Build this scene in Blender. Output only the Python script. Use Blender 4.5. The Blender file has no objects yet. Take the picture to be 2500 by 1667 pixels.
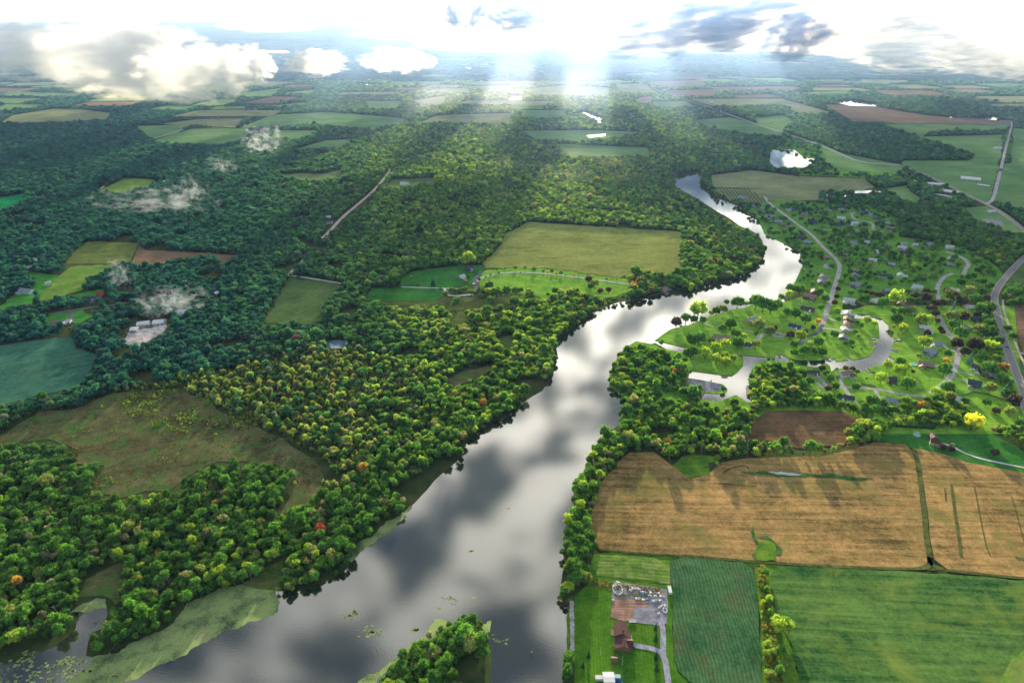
# Aerial view of a river valley at low sun: bpy scene (Blender 4.5)
CLOUDS, HAZE_ON, SHADE = True, True, True
HAZE_F, HAZE_B, HAZE_NEAR = 2.5e-5, 1.2e-4, .12
SUN_E, SKY_STR = 13.0, 0.064
CL_BASE, CL_GLOW = 7.5, 30.0
CLX, CLY = 0.0, 0.0
ALB, LEAFB = 2.2, 3.7
REFL = .30
import bpy, bmesh, math, random
import numpy as np
from mathutils import Vector, Matrix, noise as mnoise
from math import radians, sin, cos, tan, pi, sqrt, atan2

random.seed(7)
scene = bpy.context.scene
COL = scene.collection

# ------------------------------------------------------------------ camera
CAM_H = 450.0
FPX = 1569.0           # focal length in units of a 2352 px wide frame
PITCH = radians(25.4)
CP, SP = cos(PITCH), sin(PITCH)

def ground(u, v, z=0.0):
    """point of the plane at height z seen at (u,v) of the survey photo (2352 wide)"""
    a = (u - 1176.0) / FPX
    b = -(v - 784.0) / FPX
    dy = CP + b * SP
    dz = -SP + b * CP
    if dz > -0.004:
        dz = -0.004
    t = (z - CAM_H) / dz
    return (a * t, dy * t)

def proj(x, y, z):
    zz = z - CAM_H
    depth = y * CP - zz * SP
    up = y * SP + zz * CP
    return (1176.0 + FPX * x / depth, 784.0 - FPX * up / depth)

VIEWS = {'F': (0, 0, 1/1.06293), 'T1': (0, 0, 1.8816), 'T2': (1250, 0, 1.8816),
         'M1': (0, 400, 2.8), 'M2': (834, 400, 2.8), 'M3': (1666, 400, 2.8),
         'B1': (0, 900, 2.0444), 'B2': (834, 900, 2.0444), 'B3': (1666, 900, 2.0444),
         'H': (1360, 1340, 4.704), 'V1': (1450, 700, 4.276), 'V2': (1950, 700, 4.276)}

def S(view, x, y):
    x0, y0, s = VIEWS[view]
    return ((x0 + x / s) / 1.06293, (y0 + y / s) / 1.06293)

def W(view, x, y, z=0.0):
    u, v = S(view, x, y)
    return ground(u, v, z)

def px_per_m(view, x, y):
    u, v = S(view, x, y)
    gx, gy = ground(u, v)
    depth = gy * CP + CAM_H * SP
    return FPX / depth * 1.06293 * VIEWS[view][2]

def P(view, pts):
    if view is None: return list(pts)
    out = []
    cur = view
    for p in pts:
        if isinstance(p, str):
            cur = p
        else:
            out.append(W(cur, p[0], p[1]))
    return out

# ------------------------------------------------------------------ polygon tools
def inside(poly, X, Y):
    """vectorised point in polygon"""
    X = np.asarray(X, float); Y = np.asarray(Y, float)
    res = np.zeros(X.shape, bool)
    pa = np.array(poly)
    if len(X) == 0:
        return res
    m = (X >= pa[:, 0].min()) & (X <= pa[:, 0].max()) & (Y >= pa[:, 1].min()) & (Y <= pa[:, 1].max())
    idx = np.nonzero(m)[0]
    if len(idx) == 0:
        return res
    x = X[idx]; y = Y[idx]
    r = np.zeros(len(idx), bool)
    n = len(poly)
    j = n - 1
    for i in range(n):
        xi, yi = poly[i]; xj, yj = poly[j]
        if yi != yj:
            c = ((yi > y) != (yj > y)) & (x < (xj - xi) * (y - yi) / (yj - yi) + xi)
            r ^= c
        j = i
    res[idx] = r
    return res

def near_line(line, X, Y, d):
    X = np.asarray(X, float); Y = np.asarray(Y, float)
    res = np.zeros(X.shape, bool)
    for i in range(len(line) - 1):
        ax, ay = line[i]; bx, by = line[i + 1]
        m = np.nonzero((X > min(ax, bx) - d) & (X < max(ax, bx) + d) & (Y > min(ay, by) - d) & (Y < max(ay, by) + d))[0]
        if len(m) == 0:
            continue
        dx, dy = bx - ax, by - ay
        L = dx * dx + dy * dy + 1e-9
        t = np.clip(((X[m] - ax) * dx + (Y[m] - ay) * dy) / L, 0, 1)
        q = (X[m] - ax - t * dx) ** 2 + (Y[m] - ay - t * dy) ** 2
        res[m[q < d * d]] = True
    return res

def smooth(pts, it=2, closed=False):
    for _ in range(it):
        out = []
        n = len(pts)
        rng = range(n) if closed else range(n - 1)
        if not closed:
            out.append(pts[0])
        for i in rng:
            a = pts[i]; b = pts[(i + 1) % n]
            out.append((a[0] * .75 + b[0] * .25, a[1] * .75 + b[1] * .25))
            out.append((a[0] * .25 + b[0] * .75, a[1] * .25 + b[1] * .75))
        if not closed:
            out.append(pts[-1])
        pts = out
    return pts

def rough(poly, amp, step, seed=0):
    """subdivide a closed outline to about step metres and push it by noise"""
    out = []
    n = len(poly)
    for i in range(n):
        a = poly[i]; b = poly[(i + 1) % n]
        L = math.hypot(b[0] - a[0], b[1] - a[1])
        st = step * max(1.0, (abs(a[1]) / 1500.0))
        k = max(1, min(60, int(L / st)))
        for q in range(k):
            t = q / k
            x = a[0] + (b[0] - a[0]) * t; y = a[1] + (b[1] - a[1]) * t
            n1 = mnoise.noise(Vector((x / (amp * 4 + .01), y / (amp * 4 + .01), seed + .3)))
            n2 = mnoise.noise(Vector((x / (amp * 4 + .01), y / (amp * 4 + .01), seed + 57.3)))
            n3 = mnoise.noise(Vector((x / (amp * 1.3 + .01), y / (amp * 1.3 + .01), seed + 7.3)))
            out.append((x + amp * (n1 * 1.3 + n3 * .5), y + amp * (n2 * 1.3 - n3 * .5)))
    return out

def area2(poly):
    s = 0
    for i in range(len(poly)):
        a = poly[i]; b = poly[(i + 1) % len(poly)]
        s += a[0] * b[1] - a[1] * b[0]
    return s

# ------------------------------------------------------------------ object helpers
def tag(o, label=None, cat=None, group=None, kind=None):
    if label: o['label'] = label
    if cat: o['category'] = cat
    if group: o['group'] = group
    if kind: o['kind'] = kind
    return o

def empty(name, loc, rz=0.0, label=None, cat=None, group=None):
    o = bpy.data.objects.new(name, None)
    o.empty_display_size = 1
    COL.objects.link(o)
    o.location = loc
    o.rotation_euler = (0, 0, rz)
    return tag(o, label, cat, group)

def link(name, me, parent=None):
    o = bpy.data.objects.new(name, me)
    COL.objects.link(o)
    if parent is not None:
        o.parent = parent
    return o

def mesh_of(name, verts, faces, mats, midx=None, flat=True):
    me = bpy.data.meshes.new(name)
    me.from_pydata(verts, [], faces)
    for m in (mats if isinstance(mats, (list, tuple)) else [mats]):
        me.materials.append(m)
    if midx is not None:
        me.polygons.foreach_set('material_index', midx)
    me.update()
    return me

class MB:
    """collects shapes for one mesh"""
    def __init__(s):
        s.v = []; s.f = []
    def box(s, x0, x1, y0, y1, z0, z1, tx=0, ty=0):
        b = len(s.v)
        s.v += [(x0, y0, z0), (x1, y0, z0), (x1, y1, z0), (x0, y1, z0),
                (x0 + tx, y0 + ty, z1), (x1 - tx, y0 + ty, z1), (x1 - tx, y1 - ty, z1), (x0 + tx, y1 - ty, z1)]
        s.f += [(b, b+3, b+2, b+1), (b+4, b+5, b+6, b+7), (b, b+1, b+5, b+4), (b+1, b+2, b+6, b+5), (b+2, b+3, b+7, b+6), (b+3, b, b+4, b+7)]
        return s
    def poly(s, pts):
        b = len(s.v)
        s.v += pts
        s.f.append(tuple(range(b, b + len(pts))))
        return s
    def tube(s, p0, p1, r0, r1, n=6, cap=True):
        p0 = Vector(p0); p1 = Vector(p1)
        d = (p1 - p0).normalized()
        a = d.orthogonal().normalized(); c = d.cross(a)
        b = len(s.v)
        for p, r in ((p0, r0), (p1, r1)):
            for i in range(n):
                t = 2 * pi * i / n
                s.v.append(tuple(p + a * cos(t) * r + c * sin(t) * r))
        for i in range(n):
            j = (i + 1) % n
            s.f.append((b + i, b + j, b + n + j, b + n + i))
        if cap:
            s.f.append(tuple(b + n + i for i in range(n)))
            s.f.append(tuple(b + n - 1 - i for i in range(n)))
        return s
    def loft(s, rings, cap=True):
        b = len(s.v); n = len(rings[0])
        for r in rings: s.v += r
        for k in range(len(rings) - 1):
            for i in range(n):
                j = (i + 1) % n
                s.f.append((b + k*n + i, b + k*n + j, b + (k+1)*n + j, b + (k+1)*n + i))
        if cap:
            s.f.append(tuple(b + n - 1 - i for i in range(n)))
            s.f.append(tuple(b + (len(rings)-1)*n + i for i in range(n)))
        return s
    def xf(s, start, m):
        for i in range(start, len(s.v)):
            s.v[i] = tuple(m @ Vector(s.v[i]))
    def build(s, name, mat, parent=None):
        return link(name, mesh_of(name, s.v, s.f, mat), parent)

def sheet(name, poly, z, mat, thick=0.0, side=None, kind='structure', label=None, cat=None):
    """flat polygon at height z, with sides down to z-thick"""
    if area2(poly) < 0:
        poly = poly[::-1]
    n = len(poly)
    cx = sum(p[0] for p in poly) / n; cy = sum(p[1] for p in poly) / n
    v = [(p[0] - cx, p[1] - cy, 0) for p in poly]
    from mathutils.geometry import tessellate_polygon
    tri = tessellate_polygon([[Vector(q) for q in v]])
    f = []
    for t in tri:
        a, b, c = (v[i] for i in t)
        if (b[0]-a[0])*(c[1]-a[1]) - (b[1]-a[1])*(c[0]-a[0]) < 0:
            t = (t[0], t[2], t[1])
        f.append(tuple(t))
    mi = [0] * len(f)
    if thick > 0:
        v += [(p[0], p[1], -thick) for p in v[:n]]
        for i in range(n):
            j = (i + 1) % n
            f.append((i, i + n, j + n, j))
            mi.append(1 if side else 0)
    me = mesh_of(name, v, f, [mat] + ([side] if side else []), mi)
    o = link(name, me)
    o.location = (cx, cy, z)
    tag(o, label, cat, None, kind)
    return o

def ribbon(name, line, width, z, mat, kind='structure', thick=0.0):
    pts = line
    L = []; R = []
    for i, p in enumerate(pts):
        a = pts[max(0, i - 1)]; b = pts[min(len(pts) - 1, i + 1)]
        dx, dy = b[0] - a[0], b[1] - a[1]
        q = math.hypot(dx, dy) + 1e-9
        w = width if not callable(width) else width(i / (len(pts) - 1))
        nx, ny = -dy / q * w / 2, dx / q * w / 2
        L.append((p[0] + nx, p[1] + ny)); R.append((p[0] - nx, p[1] - ny))
    ox, oy = pts[0]
    v = []; f = []; uv = []
    s = 0
    for i in range(len(pts)):
        if i: s += math.hypot(pts[i][0]-pts[i-1][0], pts[i][1]-pts[i-1][1])
        v += [(L[i][0]-ox, L[i][1]-oy, 0), (R[i][0]-ox, R[i][1]-oy, 0)]
        uv.append(s)
    for i in range(len(pts) - 1):
        f.append((2*i, 2*i+1, 2*i+3, 2*i+2))
    me = mesh_of(name, v, f, mat)
    ul = me.uv_layers.new(name='UVMap')
    for pl in me.polygons:
        for li in pl.loop_indices:
            vi = me.loops[li].vertex_index
            ul.data[li].uv = (vi % 2, uv[vi // 2])
    o = link(name, me)
    o.location = (ox, oy, z)
    if kind: tag(o, kind=kind)
    return o

# ------------------------------------------------------------------ materials
class NT:
    def __init__(s, m):
        m.use_nodes = True
        s.t = m.node_tree
        s.t.nodes.clear()
    def n(s, typ, props=None, **ins):
        nd = s.t.nodes.new(typ)
        for k, v in (props or {}).items():
            setattr(nd, k, v)
        for k, v in ins.items():
            key = k.replace('_', ' ')
            if key.isdigit(): key = int(key)
            elif key[0] == 'i' and key[1:].isdigit(): key = int(key[1:])
            s.set(nd, key, v)
        return nd
    def set(s, nd, key, v):
        sock = nd.inputs[key]
        if isinstance(v, bpy.types.NodeSocket): s.t.links.new(v, sock)
        elif isinstance(v, bpy.types.Node): s.t.links.new(v.outputs[0], sock)
        else: sock.default_value = v
    def math(s, op, a, b=0.0, c=0.0, clamp=False):
        nd = s.n('ShaderNodeMath', {'operation': op, 'use_clamp': clamp}, i0=a, i1=b)
        if op in ('MULTIPLY_ADD', 'COMPARE', 'SMOOTH_MIN'): s.set(nd, 2, c)
        return nd.outputs[0]
    def mix(s, f, a, b, blend='MIX'):
        nd = s.t.nodes.new('ShaderNodeMix'); nd.data_type = 'RGBA'; nd.blend_type = blend
        s.set(nd, 0, f); s.set(nd, 6, a); s.set(nd, 7, b)
        return nd.outputs[2]
    def ramp(s, f, stops, interp='LINEAR'):
        nd = s.t.nodes.new('ShaderNodeValToRGB')
        cr = nd.color_ramp; cr.interpolation = interp
        while len(cr.elements) > 1: cr.elements.remove(cr.elements[-1])
        for i, (p, c) in enumerate(stops):
            e = cr.elements[0] if i == 0 else cr.elements.new(p)
            e.position = p
            e.color = (c, c, c, 1) if isinstance(c, (int, float)) else (*c[:3], 1)
        s.set(nd, 0, f)
        return nd.outputs[0]
    def noise(s, vec, scale, detail=4, rough=.55, dist=0.0):
        return s.n('ShaderNodeTexNoise', None, Vector=vec, Scale=scale, Detail=detail, Roughness=rough, Distortion=dist).outputs[0]
    def pos(s):
        return s.n('ShaderNodeNewGeometry').outputs['Position']
    def out(s, sh, vol=None):
        o = s.n('ShaderNodeOutputMaterial')
        if sh is not None: s.t.links.new(sh, o.inputs['Surface'])
        if vol is not None: s.t.links.new(vol, o.inputs['Volume'])

def C4(c): return (c[0], c[1], c[2], 1.0)

_pl = {}
def plain(name, col, rough=.7, var=.15, scale=1.5, metal=0.0, spec=.3):
    """painted / stained surface with a little weathering"""
    key = (name, col, rough)
    if key in _pl: return _pl[key]
    m = bpy.data.materials.new(name)
    t = NT(m)
    tc = t.n('ShaderNodeTexCoord').outputs['Object']
    n = t.noise(tc, scale, 5)
    c = t.mix(n, C4([x * (1 - var) for x in col]), C4([min(1, x * (1 + var)) for x in col]))
    b = t.n('ShaderNodeBsdfPrincipled', None, Base_Color=c, Roughness=rough, Metallic=metal)
    b.inputs['Specular IOR Level'].default_value = spec
    t.out(b.outputs[0])
    _pl[key] = m
    return m

def roof_mat(name, col):
    key = ('roof', col)
    if key in _pl: return _pl[key]
    m = bpy.data.materials.new(name)
    t = NT(m)
    tc = t.n('ShaderNodeTexCoord').outputs['Object']
    n = t.noise(tc, .9, 5)
    w = t.n('ShaderNodeTexWave', {'bands_direction': 'Y'}, Vector=tc, Scale=1.1, Distortion=.6).outputs[1]
    c = t.mix(n, C4([x * .75 for x in col]), C4([min(1, x * 1.25) for x in col]))
    c = t.mix(t.math('MULTIPLY', w, .25), c, C4([x * .6 for x in col]))
    b = t.n('ShaderNodeBsdfPrincipled', None, Base_Color=c, Roughness=.75)
    b.inputs['Specular IOR Level'].default_value = .25
    t.out(b.outputs[0])
    _pl[key] = m
    return m

def boost(c, k=None, sat=1.12):
    k = ALB if k is None else k
    l = sum(c[:3]) / 3
    return tuple(min(.8, max(.003, (l + (x - l) * sat) * k)) for x in c[:3])

def field_mat(name, c1, c2, ang=0.0, row=0.0, streak=.5, patch=60.0, c3=None, c3amt=.3, bump=.0, rowamt=.35):
    """crop or grass: big patches, wind rows along angle ang, fine grain, optional drill rows every `row` metres"""
    m = bpy.data.materials.new(name)
    t = NT(m)
    c1 = boost(c1); c2 = boost(c2); c3 = boost(c3) if c3 else None
    pos = t.pos()
    mp = t.n('ShaderNodeMapping', None, Vector=pos, Rotation=(0, 0, -ang))
    big = t.noise(pos, 1.0 / patch, 5, .6)
    st = t.n('ShaderNodeMapping', None, Vector=mp.outputs[0], Scale=(.01, .16, .1))
    stn = t.noise(st.outputs[0], 1.0, 5, .65, .4)
    fine = t.noise(pos, .45, 5, .7)
    mid = t.noise(pos, .11, 5, .7)
    f = t.math('MULTIPLY_ADD', t.math('SUBTRACT', stn, .5), 2.6 * streak, .5)
    f = t.math('MULTIPLY_ADD', t.math('SUBTRACT', big, .5), 2.2, f)
    f = t.math('MULTIPLY_ADD', t.math('SUBTRACT', mid, .5), 1.5, f)
    f = t.math('MULTIPLY_ADD', t.math('SUBTRACT', fine, .5), 2.0, f, )
    f = t.math('MAXIMUM', t.math('MINIMUM', f, 1.15), -.15)
    cn = t.t.nodes.new('ShaderNodeMix'); cn.data_type = 'RGBA'; cn.clamp_factor = False
    t.set(cn, 0, f); t.set(cn, 6, C4([x * .85 for x in c1])); t.set(cn, 7, C4([x * 1.12 for x in c2]))
    col = cn.outputs[2]
    if c3:
        pn = t.ramp(t.noise(pos, 1.7 / patch, 6, .65, .5), [(.5, 0.0), (.68, 1.0)])
        col = t.mix(t.math('MULTIPLY', pn, c3amt), col, C4(c3))
    if row > 0:
        sx = t.n('ShaderNodeSeparateXYZ', None, Vector=mp.outputs[0])
        wob = t.math('MULTIPLY_ADD', t.noise(pos, .02, 2), row * 3, sx.outputs[1])
        sn = t.math('SINE', t.math('MULTIPLY', wob, 2 * pi / row))
        rr = t.math('MULTIPLY', t.math('ADD', sn, 1.0), rowamt * .5)
        col = t.mix(rr, col, C4([x * .35 for x in c1]))
    b = t.n('ShaderNodeBsdfDiffuse', None, Color=col, Roughness=.6)
    t.out(b.outputs[0])
    return m

def leaf_mat(name, col=None, amount=.5):
    """foliage: diffuse with light coming through; col None reads the scatter point's tint"""
    m = bpy.data.materials.new(name)
    t = NT(m)
    oi = t.n('ShaderNodeObjectInfo')
    if col is None:
        at = t.n('ShaderNodeAttribute', {'attribute_type': 'INSTANCER', 'attribute_name': 'tint'})
        base = at.outputs['Color']
    else:
        base = t.n('ShaderNodeRGB').outputs[0]
        base.default_value = C4(col)
    base = t.n('ShaderNodeHueSaturation', None, Saturation=.98, Value=LEAFB, Color=base).outputs[0]
    tc = t.n('ShaderNodeTexCoord').outputs['Object']
    n = t.noise(tc, .55, 4, .7)
    k = t.ramp(n, [(.3, .28), (.72, 1.9)])
    rnd = t.math('MULTIPLY_ADD', oi.outputs['Random'], .5, .75)
    mul = t.math('MULTIPLY', k, rnd)
    c = t.mix(1.0, base, t.n('ShaderNodeCombineColor', None, i0=mul, i1=mul, i2=mul).outputs[0], 'MULTIPLY')
    d = t.n('ShaderNodeBsdfDiffuse', None, Color=c)
    warm = t.mix(1.0, c, (1.35, 1.15, .42, 1), 'MULTIPLY')
    tr = t.n('ShaderNodeBsdfTranslucent', None, Color=warm)
    mx = t.n('ShaderNodeMixShader', None, i0=amount, i1=d.outputs[0], i2=tr.outputs[0])
    t.out(mx.outputs[0])
    return m
# ------------------------------------------------------------------ water
RIVER = P('F', [(-60, 1640), (-60, 1560)] ) [:0]
RIVER = P('B1', ['B1', (-160, 1700), (-160, 1530), (0, 1475), (130, 1445), (250, 1400), (330, 1345), (372, 1300), (378, 1240), (345, 1215), (400, 1180), (480, 1142), (525, 1150), (542, 1225), (522, 1290), (450, 1325), (432, 1430), (500, 1450), (560, 1400), (680, 1368), (800, 1310), (860, 1265), (940, 1180), (1010, 1150), (1100, 1110), (1240, 1072), (1290, 1088), (1400, 1112), (1500, 1100), (1640, 1050),
    'B2', (0, 1030), (45, 970), (60, 900), (130, 850), (200, 770), (290, 740), (360, 670), (430, 600), (500, 520), (590, 450), (620, 370), (700, 310), (740, 265), (830, 240), (900, 170), (1000, 110), (1055, 30),
    'M2', (1380, 1530), (1440, 1440), (1475, 1340), (1460, 1240), (1530, 1160), (1640, 1090), (1700, 1030), (1790, 985), (1900, 945), (2050, 925), (2120, 905), (2200, 880), (2300, 855),
    'M3', (60, 890), (160, 835), (230, 822), (330, 800), (420, 760), (500, 700), (555, 640), (568, 580), (530, 500), (470, 455), (402, 430), (316, 368), (236, 326), (178, 286), (98, 236), (30, 200), (-50, 150), (-60, 85), (60, 55), (140, 52), (122, 98), (135, 145), (180, 180), (235, 236), (312, 262), (395, 298), (465, 362), (545, 405), (565, 478), (640, 500), (700, 548), (755, 588), (808, 600), (830, 680), (820, 720), (805, 780), (760, 830), (740, 880), (700, 905),
    'V1', (2000, 165), (1640, 200), (1560, 230), (1430, 240), (1390, 260), (1190, 320), (1000, 400), (800, 445), (740, 485), (638, 560), (650, 580), (600, 600), (440, 570), (310, 650), (235, 760), (160, 900), (160, 1050), (285, 1120), (300, 1200), (262, 1430),
    'B2', (1400, 200), (1390, 275), (1290, 350), (1270, 440), (1230, 510), (1150, 600), (1170, 640), (1162, 700), (1110, 800), (1110, 880), (1108, 960), (1097, 1080), (1092, 1130), (1135, 1200), (1138, 1400), (1112, 1430), (1108, 1568), (1110, 1700)])
CANAL = P('V1', [(620, 575), (760, 560), (1000, 560), (1500, 650), (1890, 690), (2352, 740), 'V2', (280, 740), (300, 300), (420, 240), (560, 240), (700, 262), (900, 320), (1060, 380), (1110, 500), (1110, 700), (1060, 800), (900, 900), (640, 950), (200, 900), 'V1', (2400, 900), (2000, 850), (1700, 840), (1680, 950), (1660, 1230), (1560, 1250), (1300, 1200), (1100, 1200), (1050, 1100), (900, 960), (850, 700)])
# raised ground around the canals (sea-walled lawns), in order
LAND_POINT = P('V1', [(638, 560), (740, 485), (800, 445), (1000, 400), (1190, 320), (1390, 260), (1430, 240), (1560, 230), (1640, 195), (2000, 160), 'M3', (960, 860), (1080, 940), (1100, 960), 'V2', (445, 255), (430, 290), (530, 300), (560, 330), (690, 335), (760, 348), (830, 385), (840, 450), (845, 538), (748, 527), (756, 548), (824, 580), (818, 596), (735, 580), (722, 600), (798, 636), (745, 720), (655, 752), (563, 765), (505, 738), (515, 772), (445, 745), (468, 778), (392, 782), (368, 752), (330, 733), (318, 752), (283, 757), (215, 772), (20, 770), 'V1', (2040, 748), (1955, 708), (1905, 712), (1890, 742), (1550, 716), (1300, 690), (1120, 665), (940, 635), (760, 592)])
LAND_MIDDLE = P('V1', [(650, 610), (690, 640), (930, 692), (1100, 700), (1300, 705), (1500, 700), (1560, 760), (1560, 822), (1500, 890), (1440, 935), (1390, 930), (1200, 905), (1000, 880), (985, 955), (1100, 972), (1345, 1020), (1395, 1070), (1390, 1095), (1340, 1118), (1160, 1110), (1100, 1180), (1300, 1200), (1480, 1130), (1620, 1215), (1640, 1300), (1400, 1500), (270, 1430), (300, 1200), (285, 1120), (160, 1050), (160, 900), (235, 760), (310, 650), (440, 570), (600, 600)])
LAND_SOUTH = P('V1', [(1640, 1215), (1618, 1050), (1625, 930), (1640, 890), (1665, 830), (1750, 775), (1950, 775), (2200, 830), (2352, 845), 'V2', (160, 850), (290, 800), (325, 830), (340, 888), (385, 852), (560, 866), (640, 868), (660, 905), (690, 895), (680, 860), (735, 905), (770, 900), (722, 848), (880, 812), (985, 778), (1000, 760), (940, 730), (955, 685), (1040, 688), (1045, 668), (968, 650), (985, 582), (1020, 575), (1075, 580), (1080, 552), (992, 545), (982, 500), (1000, 480), (940, 452), (935, 402), (900, 372), (870, 338), (760, 318), (722, 285), (700, 292), (560, 278), (530, 255), (700, 200), (2250, 200), (2352, 1300), (2352, 1538), (0, 1538), 'V1', (2100, 1400), (1700, 1400)])
ISLAND = P('B2', [(180, 1700), (200, 1568), (225, 1500), (300, 1440), (420, 1365), (560, 1285), (640, 1230), (700, 1290), (752, 1390), (745, 1470), (735, 1568), (740, 1700)])

PONDS = {  # name: outline
 'ponds_far': [P('T2', [(1180, 690), (1205, 680), (1250, 690), (1300, 690), (1340, 720), (1385, 735), (1375, 760), (1340, 772), (1210, 775), (1180, 750)]),
    P('T2', [(1480, 465), (1560, 461), (1690, 480), (1680, 489), (1540, 487)]),
    P('T2', [(300, 512), (350, 515), (400, 535), (420, 560), (405, 574), (380, 550), (340, 530)]),
    P('T2', [(-10, 440), (45, 438), (50, 460), (-20, 461)]),
    P('T2', [(2100, 541), (2240, 532), (2230, 556), (2180, 550)]), P('T2', [(2010, 525), (2050, 540), (2040, 546), (2005, 540)]),
    P('T2', [(345, 625), (430, 615), (432, 628), (350, 635)]),
    P('T1', [(1635, 381), (1700, 384), (1725, 393), (1690, 396)]),
    P('T1', [(2060, 312), (2352, 308), (2352, 320), (2070, 322)]),
    P('T1', [(900, 238), (1000, 231), (1330, 226), (1332, 236), (1500, 233), (1500, 244), (1100, 249), (900, 256)]),
    P('M3', [(1165, 192), (1270, 183), (1360, 184), (1372, 196), (1280, 200), (1290, 209), (1170, 210)]), P('M3', [(980, 215), (1000, 212), (1005, 240), (985, 240)]), P('M3', [(1090, 225), (1130, 220), (1140, 236), (1100, 238)])],
 'ponds_near': [P('F', [(748, 786), (770, 780), (800, 783), (797, 800), (760, 800), (747, 794)]),
    P('B1', [(482, 362), (505, 352), (540, 350), (535, 366), (500, 374)]), P('B1', [(550, 420), (580, 405), (620, 400), (625, 385), (650, 378), (648, 390), (622, 410), (610, 432), (575, 430)]),
    P('B1', [(670, 368), (690, 352), (720, 362), (732, 374), (700, 378)]), P('B1', [(640, 462), (655, 446), (672, 450), (682, 470), (660, 482)]), P('B1', [(622, 232), (665, 212), (675, 218), (640, 242)])]}
SCUM = [P('B1', [(535, 290), (555, 262), (600, 248), (640, 250), (625, 268), (580, 275), (560, 292), (580, 302), (545, 312)])]

MATS_PADS = [P('B1', [(1290, 1086), (1390, 1120), (1395, 1170), (1370, 1215), (1300, 1262), (1190, 1285), (1120, 1305), (1060, 1340), (1000, 1372), (900, 1422), (800, 1482), (700, 1532), (600, 1575), (560, 1700), (200, 1700), (330, 1560), (400, 1500), (450, 1440), (560, 1425), (700, 1350), (800, 1310), (860, 1262), (940, 1178), (1100, 1108), (1240, 1068)]),
    P('B1', [(400, 1178), (480, 1138), (525, 1150), (535, 1200), (480, 1190), (430, 1215), (360, 1210)]),
    P('B2', [(30, 940), (60, 890), (150, 830), (220, 760), (290, 730), (345, 675), (355, 690), (300, 750), (240, 810), (150, 880), (70, 955)]),
    P('B2', [(60, 1600), (90, 1552), (200, 1500), (300, 1420), (400, 1350), (430, 1290), (470, 1250), (530, 1235), (560, 1290), (470, 1360), (300, 1460), (200, 1540), (180, 1620)]),
    P('B2', [(700, 1290), (730, 1262), (760, 1270), (745, 1310), (715, 1310)]), P('B2', [(765, 1345), (790, 1340), (800, 1365), (775, 1380), (760, 1362)])]

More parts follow.
